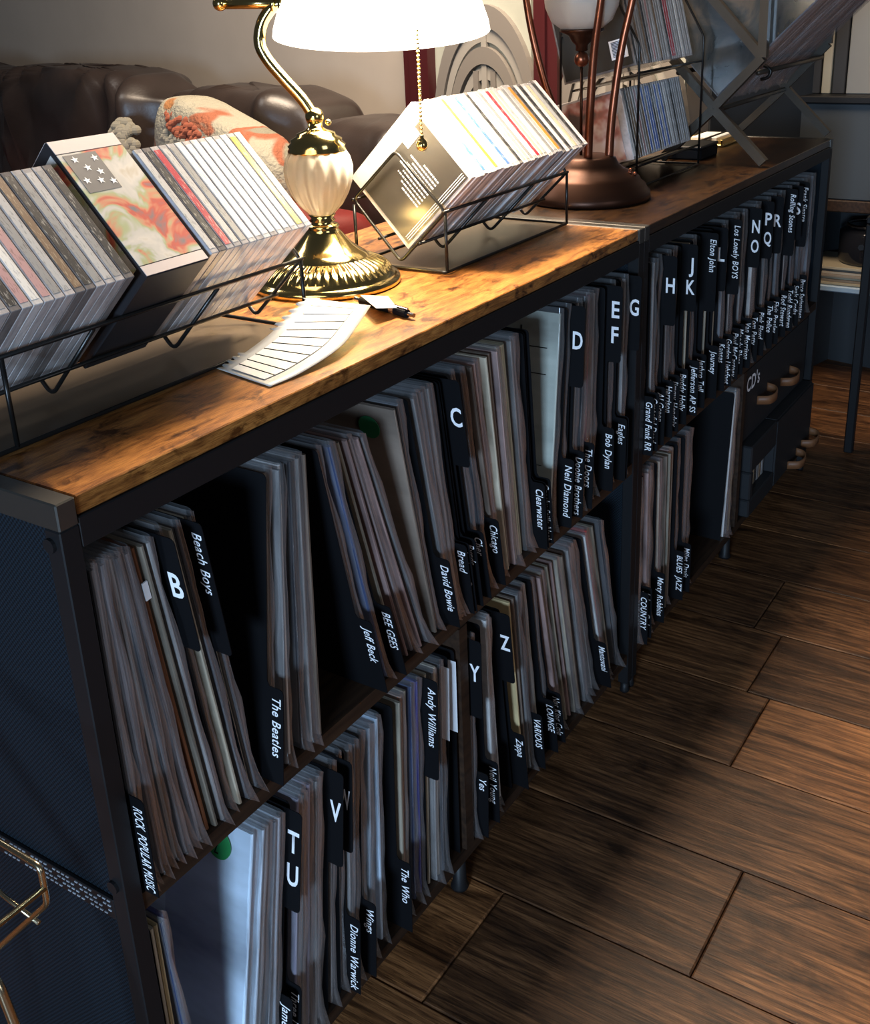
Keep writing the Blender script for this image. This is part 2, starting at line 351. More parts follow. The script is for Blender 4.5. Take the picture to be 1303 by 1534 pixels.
def lettering(txt, parent, ox, oy, oz, xdir, ydir, maxw, hgt, shear=0, cx=None, bold=.012, squeeze=.78, name='lettering', m=None):
    me = text_mesh(txt, shear, bold); xs = [v.co.x for v in me.vertices]; ys = [v.co.y for v in me.vertices]
    s = hgt/.72; w = (max(xs)-min(xs))*s*squeeze; kx = squeeze*s*(min(1, maxw/w))
    X, Y = Vector(xdir), Vector(ydir); x0 = min(xs)
    wid = (max(xs)-min(xs))*kx
    off = -wid/2 if cx else 0
    for v in me.vertices:
        p = Vector((ox, oy, oz)) + X*((v.co.x-x0)*kx+off) + Y*(v.co.y*s); v.co = p
    me.materials.append(m or M['ink']); me.name = name
    o = bpy.data.objects.new(name, me); COL.objects.link(o); o.parent = parent; return o
BAYS = {
 'U1': [
  ('D',0.0224,0.0224,'L','ROCK  POPULAR MUSIC'),('R',0.0273,0.0257,'s',''),('R',0.0362,0.0306,'g',''),('R',0.0451,0.0355,'m',''),
  ('R',0.0542,0.0404,'u',''),('R',0.0634,0.0453,'g',''),('R',0.0728,0.0502,'s',''),('R',0.0823,0.0551,'m',''),('R',0.0908,0.0600,'m',''),
  ('R',0.1047,0.0691,'o',''),('R',0.1126,0.0754,'c',''),('R',0.1215,0.0826,'g',''),('D',0.1287,0.0927,'T','B'),('R',0.1370,0.1001,'d',''),
  ('R',0.1462,0.1075,'c',''),('R',0.1556,0.1151,'d',''),('D',0.1622,0.1243,'U','Beach Boys'),('R',0.1670,0.1289,'c',''),('R',0.1728,0.1338,'s',''),
  ('D',0.1855,0.2268,'L','The Beatles'),('R',0.2005,0.2341,'t',''),('R',0.2134,0.2432,'g',''),('R',0.2264,0.2525,'w',''),('R',0.2397,0.2619,'d',''),
  ('R',0.2533,0.2714,'g',''),('R',0.2671,0.2810,'t',''),('D',0.3603,0.3002,'L','Jeff Beck'),('R',0.3717,0.3063,'s',''),('R',0.3858,0.3199,'v',''),
  ('D',0.3989,0.3283,'L','BEE GEES'),('R',0.4175,0.3380,'c',''),('R',0.4311,0.3478,'k',''),('R',0.4431,0.3551,'m',''),('R',0.4553,0.3625,'k',''),
  ('R',0.4676,0.3700,'g',''),('R',0.4894,0.4301,'t',''),('R',0.4968,0.4425,'s',''),('D',0.5118,0.4551,'L','David Bowie'),('R',0.5270,0.4679,'g',''),
  ('R',0.5322,0.4774,'g',''),('R',0.5373,0.4870,'s',''),('R',0.5425,0.4968,'g',''),('D',0.5472,0.5035,'L','Bread'),
  ('D',0.5536,0.5090,'L','Jackson Browne'),('D',0.5615,0.5144,'N',''),('D',0.5680,0.5200,'L','Byrds'),('D',0.5777,0.5283,'T','C'),
  ('D',0.5892,0.5381,'L','Cher'),('R',0.6008,0.5510,'s',''),('R',0.6126,0.5640,'d',''),('D',0.6263,0.5758,'L','Chicago'),('R',0.6384,0.5847,'t',''),
  ('R',0.6468,0.5962,'k',''),('R',0.6553,0.6078,'k',''),('R',0.6639,0.6196,'c',''),('R',0.6725,0.6315,'t',''),('R',0.6813,0.6437,'k',''),
  ('R',0.6942,0.6566,'c',''),('R',0.7091,0.6698,'e',''),('R',0.7224,0.6865,'g',''),('R',0.7339,0.6985,'s',''),('D',0.7377,0.7123,'L','Clearwater'),
  ('D',0.7436,0.7175,'L','Creedence'),('D',0.7573,0.7281,'L','Crosby Stills Nash'),('R',0.7895,0.8233,'f',''),('D',0.8102,0.8372,'L','Neil Diamond'),
  ('R',0.8186,0.8473,'d',''),('D',0.8356,0.8533,'T','D'),('D',0.8463,0.8635,'L','Doobie Brothers'),('R',0.8594,0.8780,'g',''),
  ('R',0.8704,0.8885,'d',''),('D',0.8793,0.8991,'L','The Doors'),('R',0.8951,0.9077,'k',''),('R',0.9099,0.9206,'p',''),('R',0.9250,0.9338,'g',''),
  ('D',0.9486,0.9561,'L','Bob Dylan'),('D',0.9630,0.9720,'T','EF'),('R',0.9801,0.9882,'d',''),('D',0.9924,1.0023,'L','Eagles'),
  ('D',1.0024,1.0118,'L','Fleetwood Mac'),('R',1.0176,1.0262,'g',''),('D',1.0278,1.0383,'T','G'),
 ],
 'U2': [
  ('D',1.1024,1.1024,'L','Grand Funk RR'),('R',1.1075,1.1065,'g',''),('D',1.1242,1.1223,'L','Grateful Dead'),('R',1.1382,1.1383,'g',''),
  ('D',1.1525,1.1545,'L','Al Green'),('R',1.1669,1.1682,'s',''),('D',1.1815,1.1793,'T','H'),('D',1.1903,1.1877,'L','Harrison'),
  ('R',1.2052,1.2047,'g',''),('D',1.2202,1.2190,'L','Jimmy Hendrix'),('R',1.2355,1.2336,'s',''),('D',1.2572,1.2542,'L','Buddy Holly'),
  ('D',1.2761,1.2722,'T','JK'),('R',1.2952,1.2936,'c',''),('D',1.3049,1.3060,'L','Jefferson AP SS'),('R',1.3246,1.3248,'g',''),
  ('D',1.3479,1.3439,'L','Jethro Tull'),('D',1.3682,1.3699,'U','Elton John'),('R',1.3820,1.3831,'c',''),('D',1.4028,1.3999,'L','Journey'),
  ('D',1.4205,1.4202,'T','L'),('R',1.4348,1.4340,'c',''),('D',1.4493,1.4479,'L','Kansas'),('R',1.4676,1.4655,'s',''),
  ('D',1.4824,1.4798,'L','Gordon Lightfoot'),('D',1.4974,1.4979,'U','Los Lonely BOYS'),('R',1.5125,1.5125,'g',''),
  ('D',1.5240,1.5274,'L','Paul McCartney'),('R',1.5395,1.5424,'s',''),('D',1.5551,1.5575,'L','Moody Blues'),('R',1.5789,1.5806,'g',''),
  ('D',1.5990,1.6002,'L','Van Morrison'),('D',1.6154,1.6160,'T','NO'),('R',1.6319,1.6321,'w',''),('D',1.6444,1.6442,'L','Tom Petty'),
  ('R',1.6655,1.6647,'g',''),('D',1.6870,1.6814,'L','Pink Floyd'),('D',1.7043,1.6940,'T','PQ'),('R',1.7264,1.7196,'g',''),
  ('D',1.7397,1.7369,'L','The Police'),('D',1.7487,1.7500,'T','R'),('R',1.7623,1.7633,'s',''),('D',1.7760,1.7767,'L','Elvis Presley'),
  ('R',1.7991,1.7992,'s',''),('D',1.8321,1.8315,'L','Rod Stewart'),('D',1.8465,1.8455,'U','Rolling Stones'),('R',1.8610,1.8597,'g',''),
  ('D',1.8805,1.8740,'L','Todd Rundgren'),('D',1.8954,1.8885,'T','S'),('R',1.9103,1.9031,'s',''),('D',1.9254,1.9178,'L','Seals Crofts'),
  ('D',1.9407,1.9377,'U','Frank Sinatra'),('R',1.9613,1.9579,'s',''),('D',1.9822,1.9783,'L','Bruce Springsteen'),('R',2.0086,2.0043,'d',''),
  ('R',2.0410,2.0360,'s',''),
 ],
 'L1a': [
  ('D',0.0224,0.0224,'N',''),('R',0.0257,0.0257,'c',''),('R',0.0322,0.0306,'y',''),('R',0.0491,0.0361,'v',''),('R',0.0577,0.0418,'b',''),
  ('R',0.1023,0.1648,'W',''),('R',0.1126,0.1747,'a',''),('R',0.1223,0.1813,'g',''),('R',0.1322,0.1881,'s',''),('R',0.1422,0.1948,'a',''),
  ('D',0.1477,0.2000,'L','James Taylor'),('D',0.1553,0.2062,'T','TU'),('D',0.1653,0.2135,'L','Three Dog Night'),('R',0.1799,0.2240,'l',''),
  ('R',0.1885,0.2315,'g',''),('R',0.1973,0.2391,'s',''),('R',0.2062,0.2468,'l',''),('R',0.2152,0.2545,'g',''),('R',0.2242,0.2623,'a',''),
  ('D',0.2363,0.2736,'T','V'),('R',0.2486,0.2828,'g',''),('D',0.2636,0.2921,'T','W'),('R',0.2700,0.2991,'s',''),
  ('D',0.2738,0.3038,'L','Dionne Warwick'),('R',0.2815,0.3110,'g',''),('R',0.2919,0.3231,'s',''),('D',0.3024,0.3304,'L','Wings'),
  ('R',0.3117,0.3391,'s',''),('R',0.3266,0.3528,'a',''),('R',0.3515,0.3707,'A',''),('D',0.3785,0.3930,'L','The Who'),('R',0.3917,0.4078,'c',''),
  ('R',0.4020,0.4187,'R',''),('R',0.4125,0.4298,'c',''),('R',0.4246,0.4410,'v',''),('R',0.4369,0.4523,'b',''),('D',0.4447,0.4595,'U','Andy Williams'),
  ('R',0.4556,0.4697,'c',''),('R',0.4652,0.4785,'g',''),('R',0.4748,0.4874,'c',''),('R',0.4845,0.4964,'s',''),('D',0.4944,0.5100,'S',''),
  ('D',0.5211,0.5250,'S',''),
 ],
 'L1b': [
  ('D',0.5534,0.5572,'T','Y'),('R',0.5567,0.5653,'g',''),('D',0.5645,0.5752,'L','Yes'),('D',0.5969,0.5918,'L','Neil Young'),('R',0.6173,0.6088,'w',''),
  ('R',0.6306,0.6157,'w',''),('R',0.6439,0.6226,'w',''),('D',0.6673,0.6331,'T','Z'),('D',0.6772,0.6401,'L','Zappa'),('R',0.6993,0.6652,'y',''),
  ('R',0.7095,0.6762,'t',''),('R',0.7199,0.6873,'g',''),('D',0.7282,0.6948,'L','VARIOUS'),('R',0.7408,0.7024,'k',''),('R',0.7504,0.7109,'g',''),
  ('R',0.7600,0.7195,'c',''),('D',0.7709,0.7273,'L','LOUNGE'),('R',0.7818,0.7331,'d',''),('D',0.7973,0.7410,'L','Nat King Cole'),
  ('R',0.8153,0.7508,'k',''),('R',0.8267,0.7622,'c',''),('R',0.8382,0.7736,'k',''),('R',0.8499,0.7852,'c',''),('R',0.8617,0.7970,'k',''),
  ('R',0.8736,0.8089,'c',''),('R',0.8856,0.8209,'t',''),('R',0.8977,0.8316,'n',''),('R',0.9076,0.8424,'g',''),('R',0.9262,0.8567,'k',''),
  ('R',0.9452,0.8712,'g',''),('D',0.9606,0.8847,'L','Mantovani'),('R',0.9814,0.9007,'w',''),('R',0.9946,0.9169,'r',''),('R',1.0107,0.9334,'c',''),
  ('R',1.0270,0.9502,'d',''),
 ],
 'L2a': [
  ('R',1.1040,1.1040,'y',''),('D',1.1073,1.1073,'L','COUNTRY'),('R',1.1178,1.1109,'d',''),('D',1.1296,1.1221,'L','Johnny Cash'),
  ('R',1.1476,1.1391,'k',''),('R',1.1613,1.1535,'g',''),('R',1.1751,1.1680,'g',''),('D',1.1875,1.1798,'L','Marty Robbins'),('R',1.2031,1.1946,'t',''),
  ('R',1.2152,1.2078,'k',''),('R',1.2273,1.2212,'t',''),('R',1.2396,1.2347,'c',''),('R',1.2520,1.2484,'k',''),('R',1.2645,1.2622,'t',''),
  ('D',1.2778,1.2749,'L','BLUES  JAZZ'),('R',1.2912,1.2910,'g',''),('D',1.3116,1.3105,'L','Miles Davis'),('R',1.3288,1.3304,'s',''),
  ('R',1.3463,1.3506,'g',''),('D',1.5383,1.5754,'N',''),('R',1.5586,1.5868,'w',''),('R',1.5751,1.5912,'g',''),('R',1.5917,1.5956,'y',''),
  ('R',1.6000,1.6000,'o',''),
 ],
}

PLACE = {'U1': ('near upper shelf', 0), 'U2': ('far upper shelf', 0), 'L1a': ('near lower left bay', 0), 'L1b': ('near lower right bay', 0), 'L2a': ('far lower shelf', 0)}
ZBAY = {'U1': ZS, 'U2': ZS, 'L1a': ZB, 'L1b': ZB, 'L2a': ZB}
jm = {}; sm = [sleeve_mesh(.004, k) for k in range(8)]; smt = [sleeve_mesh(.011, k) for k in range(2)]
cm = {p: card_mesh(p) for p in 'LTUNS'}
def ordn(n): return '%d%s' % (n, 'th' if 10 <= n % 100 <= 20 else {1: 'st', 2: 'nd', 3: 'rd'}.get(n % 10, 'th'))
for bay, items in BAYS.items():
    z = ZBAY[bay]; nd = nr = 0; where = PLACE[bay][0]
    for q, (kind, xb, xt, col, txt) in enumerate(items):
        ang = math.asin(max(-.9, min(.9, (xt-xb)/.312)))
        lift = abs(math.sin(ang))*(.011 if col == 'e' else .004)/2 + .0003
        if kind == 'D':
            nd += 1
            yo = random.uniform(-.0015, .0015)
            ini = ''.join(w[0] for w in txt.split())
            if col == 'T': d = 'black divider, top tab' + (' lettered %s' % ' '.join(txt) if txt else ' without lettering')
            elif col in 'LU': d = 'black divider, %s tab hand-lettered %s' % ('low' if col == 'L' else 'high', ini)
            elif col == 'S': d = 'black divider with white sticker'
            else: d = 'plain black divider'
            o = obj('divider_card', cm[col], None, None, (xb, yo, z+.0003), (0, ang, 0))
            tag(o, '%s, %s card from left, %s' % (d, ordn(nd), where), 'divider', 'divider cards on the ' + where)
            for li, lc in enumerate(txt if col == 'T' else ''): lettering(lc, o, -.0008, -.0045, (.255 if len(txt) == 1 else .268) - .038*li, (0, -1, 0), (0, 0, 1), .0150, .0250, 0, True, .02, .8)
            if col == 'L': lettering(txt, o, -.0008, -.0010, .093, (0, 0, -1), (0, -1, 0), .089, .0112, .16, None, .010, .80)
            elif col == 'U': lettering(txt, o, -.0008, -.0010, .304, (0, 0, -1), (0, -1, 0), .122, .0112, .16, None, .010, .82)
            elif col == 'S':
                b = BM(); bbox(b, -.0012, -.0005, -.0105+.014, .02, .195, .30, .0003)
                s = obj('sticker', b, M['ink'], o)
        else:
            nr += 1; key = col; th = .011 if col == 'e' else .004
            if key not in jm: jm[key] = jacket_mesh(col, th)
            yo = random.uniform(.0, .010)
            o = obj('record', jm[key], None, None, (xb, yo, z+lift), (0, ang, 0))
            tag(o, '%s-edged record jacket, %s record from left, %s' % (WORD[col], ordn(nr), where), 'record', 'vinyl records on the ' + where)
            if col not in 'ctkyoewn' or q % 4 == 0 or col == 'w' and q % 2: obj('plastic_sleeve', (smt if col == 'e' else sm)[q % (2 if col == 'e' else 8)], None, o)
            if col == 'W':
                o['label'] = 'white record jacket with green round sticker, leaning, facing out in lower left bay'
                b = BM(); lathe(b, [(0, 0), (.0165, 0), (.0165, .0006), (0, .0006)], 28)
                s = obj('green_sticker', b, mat('green_sticker', (.02, .22, .06), .5), o, (-.0036, .045, .286), (0, -PI/2, 0))
                lettering('7', s, 0, 0, .0007, (0, 1, 0), (-1, 0, 0), .01, .012, 0, None, .01, .8, m=M['card'])
            if col == 'f':
                o['label'] = 'pale green-grey printed jacket leaning right beside divider lettered D, upper near shelf'
                b = BM()
                for (y0, y1, z0, z1) in ((.02, .19, .262, .2632), (.02, .12, .225, .2262), (.03, .1, .1, .101), (.02, .075, .094, .0948), (.135, .17, .285, .291), (.06, .0612, .10, .29)): box(b, -.0029, -.0023, y0, y1, z0, z1)
                obj('print', b, M['card'], o); b = BM(); box(b, -.0029, -.0023, .05, .072, .15, .185); obj('picture', b, RM['o'], o)
            if col == 't' and bay == 'U1' and abs(xt-.43) < .03:
                b = BM(); lathe(b, [(0, 0), (.014, 0), (.014, .0006), (0, .0006)], 28)
                obj('green_sticker', b, mat('green_sticker', (.02, .16, .06), .5), o, (-.0032, .04, .285), (0, -PI/2, 0))
            if col == 'o' and bay == 'U1':
                b = BM(); box(b, -.0021, .0035, .0005, .002, .262, .279); obj('price_sticker', b, M['ink'], o)
# ---------------------------------------------------------------- CD racks
def wire_rack(x0, x1, yc, label, name='cd_rack'):
    t = thing(name, (x0, yc, HT), label, 'rack', 'wire CD racks on the near shelf'); L = x1-x0; r = .0022; w = .072; m = M['wire']
    zb = .0035
    b = BM(); tube(b, rnd([(0, -w, zb), (L, -w, zb), (L, w, zb), (0, w, zb)], .006, True), r, 8, True); obj('base_wire', b, m, t, smooth=True)
    b = BM(); box(b, .003, L-.003, -w+.003, w-.003, .0004, .0020); obj('base_tray', b, M['tray'], t)
    for x in (.003, L-.003):
        for y in (-w, w):
            b = BM(); tube(b, [(x, y, zb), (x, y, .081)], r, 8); obj('leg', b, m, t, smooth=True)
        b = BM(); tube(b, rnd([(x, 0, .154), (x, -w, .081), (x, 0, .0105), (x, w, .088)], .008, True), r, 8, True); obj('end_loop', b, m, t, smooth=True)
    for y, z in ((-w, .081), (w, .088), (-.032, .0375), (.032, .039)):
        b = BM(); tube(b, [(0, y, z), (L, y, z)], r, 8); obj('rail', b, m, t, smooth=True)
    for x in (L*.30, L*.68):
        b = BM(); tube(b, rnd([(x, -w, .079), (x, 0, .0065), (x, w, .086)], .01), r, 8); obj('cradle_wire', b, m, t, smooth=True)
    return t
near_rack = wire_rack(.028, .430, .187, 'black wire CD rack at the near left end, left of the brass lamp')
b = BM(); tube(b, [(.028, -.072, .0035), (.028, -.072, .081)], .0022, 8); obj('leg', b, M['wire'], near_rack, smooth=True)
wire_rack(.708, 1.054, .187, 'black wire CD rack standing right of the brass lamp')
LC, LS = .1415, .1245
def case_mesh(t, tint):
    """CD case lying with its spine towards -u; local: x thickness, y along the spine, z along the width, spine at z = LC"""
    b = BM(); bbox(b, 0, t, 0, LS, 0, LC, .0006)
    me = bpy.data.meshes.new('cd_case'); b.to_mesh(me); b.free(); me.materials.append(tint); return me
def spine_mesh(t, m):
    b = BM(); box(b, t*.13, t*.87, .005, LS-.005, LC-.0001, LC+.0003); me = bpy.data.meshes.new('spine_card'); b.to_mesh(me); b.free(); me.materials.append(m); return me
tints = {'clear': mat('clear_case_edge', (.50, .47, .46), .12, spec=.8), 'grey': mat('smoky_case_edge', (.22, .2, .19), .12, spec=.8), 'white': mat('white_case_edge', (.70, .68, .66), .15, spec=.8)}
def bands(m):
    nt, N, L, b = nodes(m); v = texc(nt, (40, 6, 6), rand=True); c = b.inputs['Base Color'].default_value[:3]
    L.new(ramp(nt, noise(nt, v, 5, 5, .7), [(.35, tuple(x*.72 for x in c)), (.6, tuple(min(1, x*1.12) for x in c))]), b.inputs['Base Color'])
for m_ in tints.values(): bands(m_)
SP = {'white': ((.78, .77, .74), (.35, .35, .36)), 'black': ((.03, .03, .032), (.45, .45, .42)), 'grey': ((.30, .30, .30), (.08, .08, .08)), 'cream': ((.66, .58, .40), (.25, .18, .1)), 'blue': ((.06, .14, .45), (.6, .65, .7)),
      'orange': ((.72, .25, .04), (.7, .5, .2)), 'red': ((.42, .03, .05), (.6, .5, .45)), 'pink': ((.50, .30, .30), (.2, .1, .1)), 'brown': ((.20, .13, .08), (.5, .42, .3)), 'green': ((.15, .20, .08), (.5, .5, .4)), 'yellow': ((.80, .55, .06), (.8, .7, .4)), 'silver': ((.48, .48, .48), (.15, .15, .15))}
SM = {k: spine_mat('cd_spine_' + k, *v) for k, v in SP.items()}
def cd_row(x0, pitch, cols, orgn, ang, where, group, t=.0098, jitter=.0):
    """orgn = (y, z) of the front (right) corner, ang = tilt of the spine edge from the horizontal towards +y"""
    y0, z0 = orgn; made = []
    cms = {k: case_mesh(t, v) for k, v in tints.items()}; sms = {k: spine_mesh(t, SM[k]) for k in set(cols)}
    for i, c in enumerate(cols):
        tk = 'white' if c in ('white', 'yellow', 'cream') and i % 2 else ('grey' if c in ('black', 'brown') else 'clear')
        j = random.uniform(-jitter, jitter)
        o = obj('cd_case', cms[tk], None, None)
        a = Vector((0, math.cos(ang), math.sin(ang))); d = Vector((0, math.sin(ang), -math.cos(ang)))
        mw = Matrix((Vector((1, 0, 0)), a, -d)).transposed().to_4x4()   # local y -> a (spine length), local z -> -d
        mw.translation = Vector((x0+i*pitch, y0, z0)) + d*(LC) + a*(.0005+j)
        o.matrix_world = mw
        tag(o, '%s-spined CD case, %s from the near end, %s' % (c, ordn(i+1), where), 'cd case', group)
        obj('spine_card', sms[c], None, o); made.append(o)
    return made
A45 = math.radians(46)
r1 = ['black','white','pink','grey','silver','brown','black','grey','silver','grey','black','silver']
near = cd_row(.0365, .0103, ['grey','black','pink']+r1[1:11], (.077, HT+.1245), A45, 'near wire rack before the box set', 'CDs in the near rack')
aft = cd_row(.262, .0103, ['silver','black','red','silver','grey','white','white','white','white','white','white','white','yellow','white'], (.077, HT+.1245), A45, 'near wire rack past the box set', 'CDs in the near rack')
m1 = ['white','white','white','blue','white','cream','orange','white','white','blue','white','silver','black','cream','cream','grey','white','red','cream','silver','white','grey','silver','orange','black','white','black','white','cream','silver','black','white']
mid = cd_row(.7175, .0103, m1, (.077, HT+.1240), A45, 'wire rack right of the brass lamp', 'CDs in the rack right of the lamp', jitter=.002)
# face of the first CD in the middle rack: dark back sheet with a printed track list
cv = mid[0]; cv['label'] = 'front CD case with dark back sheet and printed track list, rack right of brass lamp'
M['coversheet'] = mat('dark_cover_sheet', (.045, .04, .033), .25, spec=.7)
b = BM(); box(b, -.0007, -.0002, .004, .100, .006, LC-.004); sheet = obj('cover_sheet', b, M['coversheet'], cv)
b = BM()
for k in range(9):
    zz = .052 + k*.0058; ln = (.034, .040, .052, .047, .058, .05, .044, .052, .030)[k]
    p = .028
    while p < .028 + ln:
        w = random.uniform(.0025, .006); box(b, -.0010, -.0007, p, min(p+w, .028+ln), zz, zz+.0021); p += w+.0012
for k in range(3):
    box(b, -.0010, -.0007, .007+k*.003, .0078+k*.003, .01, .135)
tag(obj('track_list', b, M['ink'], sheet), kind='stuff')
b = BM(); box(b, -.0012, -.0003, .088, .102, LC-.045, LC-.018); obj('price_sticker', b, M['ink'], cv)
# face of last white CDs: the box set between the two runs
def box_set():
    t = thing('box_set', (.181, .0, HT), 'boxed CD set with painted stars-and-clouds cover, tallest item in near wire rack', 'box set')
    a = Vector((0, math.cos(A45), math.sin(A45))); nn = Vector((0, -math.sin(A45), math.cos(A45)))
    mw = Matrix((Vector((1, 0, 0)), a, nn)).transposed().to_4x4(); mw.translation = Vector((.181, .178, HT+.0230))
    t.matrix_world = mw
    m = mat('box_art', (.5, .4, .35), .3); nt, N, L, bs = nodes(m); v = texc(nt, (1, 1, 1))
    vo = N.new('ShaderNodeTexVoronoi'); vo.inputs['Scale'].default_value = 30
    nz = N.new('ShaderNodeTexNoise'); nz.inputs['Scale'].default_value = 22; nz.inputs['Detail'].default_value = 3; nz.inputs['Distortion'].default_value = 1.2; L.new(v, nz.inputs['Vector'])
    c = ramp(nt, nz.outputs['Fac'], [(.32, (.16, .17, .19)), (.40, (.50, .09, .06)), (.45, (.55, .24, .14)), (.50, (.36, .40, .22)), (.56, (.50, .49, .46)), (.66, (.60, .57, .52)), (.78, (.46, .40, .30))])
    nt.nodes.active = N['Principled BSDF']; L.new(c, bs.inputs['Base Color'])
    dark = mat('box_dark', (.022, .02, .022), .4)
    pale = mat('box_pale', (.60, .52, .50), .35); T = .076; Wd = .1415; Hh = .152
    b = BM(); bbox(b, 0, T, 0, Hh, -.0, Wd, .001); obj('slipcase', b, dark, t)
    b = BM(); box(b, .0012, T-.001, .012, Hh-.016, Wd-.0002, Wd+.0006); obj('cover_picture', b, m, t)
    b = BM(); box(b, .0012, T-.001, Hh-.015, Hh-.001, Wd-.0002, Wd+.0006); obj('cover_border', b, pale, t)
    b = BM(); box(b, .0012, T-.001, .001, .011, Wd-.0002, Wd+.0006); obj('cover_border', b, pale, t)
    b = BM(); box(b, .0012, T-.001, Hh-.0004, Hh+.0005, .01, Wd-.002); obj('cover_border', b, pale, t)
    b = BM(); box(b, -.0005, .0003, .012, Hh-.012, .004, Wd-.004); obj('side_picture', b, m, t)
    b = BM(); box(b, .006, T*.55, Hh-.060, Hh-.018, Wd+.0004, Wd+.0009)
    sky = obj('star_field', b, mat('star_field', (.07, .075, .085), .4), t)
    b = BM()
    for px, py in ((.012, .105), (.022, .118), (.032, .112), (.015, .128), (.036, .127), (.026, .103), (.038, .100)):
        ps = [(math.sin(PI*k/5)*(.0042 if k % 2 == 0 else .0017), math.cos(PI*k/5)*(.0042 if k % 2 == 0 else .0017)) for k in range(10)]
        b.faces.new([b.verts.new((px+x, py+y, Wd+.0012)) for x, y in ps])
    obj('stars', b, M['ink'], sky)
box_set()
# ---------------------------------------------------------------- banker's lamp
lx, ly = .610, .232; AX = Vector((.5443, -.838, 0)).normalized(); FR = Vector((-.838, -.5443, 0)).normalized()
lamp = thing('desk_lamp', (lx, ly, HT), 'lit polished brass desk lamp with white glass shade and pull chain', 'lamp')
b = BM(); lathe(b, [(0, 0), (.093, 0), (.0945, .004), (.093, .009), (.088, .011), (.0865, .0125), (.084, .017)], 72); obj('base_plate', b, M['brass'], lamp, smooth=True)
def fl_(j, k): return .0011 if (k % 2 and 0 < j < 5) else -.0004
b = BM(); lathe(b, [(.084, .017), (.080, .022), (.073, .0275), (.065, .0315), (.058, .034), (.055, .035)], 288, flute=lambda j, k: .0014*math.cos(k*2*PI/6) if 0 < j < 5 else 0); obj('fluted_ring', b, M['brass'], lamp, smooth=True)
b = BM(); lathe(b, [(.055, .035), (.052, .039), (.044, .044), (.036, .050), (.029, .058), (.0225, .066), (.019, .071), (.021, .0735), (.019, .076), (.013, .078), (.0165, .081), (.0135, .084), (.017, .088), (.0, .088)], 48); obj('stem_cone', b, M['brass'], lamp, smooth=True)
M['glassbulb'] = mat('ribbed_glass', (.85, .80, .68), .10, Transmission_Weight=.55, IOR=1.35)
b = BM(); lathe(b, [(.010, .087), (.017, .090), (.027, .101), (.0355, .115), (.041, .131), (.042, .146), (.039, .158), (.034, .166), (.010, .168)], 192, flute=lambda j, k: .0009*math.cos(k*2*PI/12) if 1 < j < 8 else 0); obj('glass_bulb', b, M['glassbulb'], lamp, smooth=True)
b = BM(); lathe(b, [(.0345, .164), (.036, .1665), (.034, .170), (.0355, .1725), (.031, .177), (.0315, .180), (.024, .184), (.0235, .187), (.013, .191), (.009, .194), (.009, .199), (0, .199)], 48); obj('cap', b, M['brass'], lamp, smooth=True)
b = BM(); sphere(b, (0, 0, .206), .0115, 20); obj('swivel_ball', b, M['brass'], lamp, smooth=True)
b = BM(); sphere(b, (AX*.016 + Vector((0, 0, .199))), .004, 12); obj('thumb_screw', b, M['brass'], lamp, smooth=True)
neck = [AX*a + Vector((0, 0, z)) for a, z in ((-.001, .207), (-.014, .228), (-.034, .252), (-.050, .273), (-.0575, .290), (-.056, .306), (-.048, .322), (-.030, .336), (.02, .343))]
b = BM(); tube(b, spline(neck, 6), .0072, 14); obj('neck', b, M['brass'], lamp, smooth=True)
# shade, open below; long axis along AX
sc_ = AX*.086 + Vector((0, 0, .297)); tilt = math.radians(-17)
Rt = Matrix.Rotation(tilt, 4, AX)
def shade_ring(h, a, bw, e, n=64):
    P = []
    for k in range(n):
        t = 2*PI*k/n; c, s = math.cos(t), math.sin(t)
        P.append(Vector((math.copysign(abs(c)**e, c)*a, math.copysign(abs(s)**e, s)*bw, h)))
    return P
def shade_surf(bm, off):
    prof = [(.0, .128, .078, 1.0), (.010, .1265, .077, .98), (.03, .120, .072, .92), (.055, .109, .062, .82), (.078, .098, .046, .62), (.094, .090, .029, .7), (.102, .084, .014, .8)]
    rings = []
    for h, a, w, e in prof:
        pts = []
        for p in shade_ring(h, a-off, w-off, e):
            q = AX*p.x + FR*p.y + Vector((0, 0, p.z - off*(.4 if h > .05 else 0))); pts.append(bm.verts.new(sc_ + Rt @ q))
        rings.append(pts)
    n = len(rings[0])
    for A, B in zip(rings, rings[1:]):
        for k in range(n): bm.faces.new((A[k], A[(k+1) % n], B[(k+1) % n], B[k]))
    bm.faces.new(rings[-1]); return rings
b = BM(); ro = shade_surf(b, 0); ri = shade_surf(b, .003)
for k in range(64): b.faces.new((ro[0][k], ri[0][k], ri[0][(k+1) % 64], ro[0][(k+1) % 64]))
M['shade'] = mat('lit_white_glass', (.9, .88, .82), .2, Emission_Color=(1, .93, .80, 1), Emission_Strength=3.2)
shade = obj('lamp_shade', b, M['shade'], lamp, smooth=True)
rod = [sc_ + AX*(-.112) + Vector((0, 0, .038)), sc_ + AX*(-.186) + Vector((0, 0, .041))]
b = BM(); tube(b, [rod[0]+AX*.02, rod[1]], .0065, 14); sphere(b, rod[1], .0085, 16, (1, 1, 1)); obj('shade_rod', b, M['brass'], lamp, smooth=True)
b = BM()
for dd, rr in ((.014, .019), (.006, .022), (-.002, .015), (-.012, .010)):
    c = rod[0] + AX*dd; tube(b, [c - AX*.003, c + AX*.003], rr, 24)
obj('end_cap', b, M['brass'], lamp, smooth=True)
b = BM(); tube(b, [sc_ + AX*-.05 + Vector((0, 0, .055)), sc_ + AX*.0 + Vector((0, 0, .055))], .014, 16); obj('socket', b, M['brass'], lamp, smooth=True)
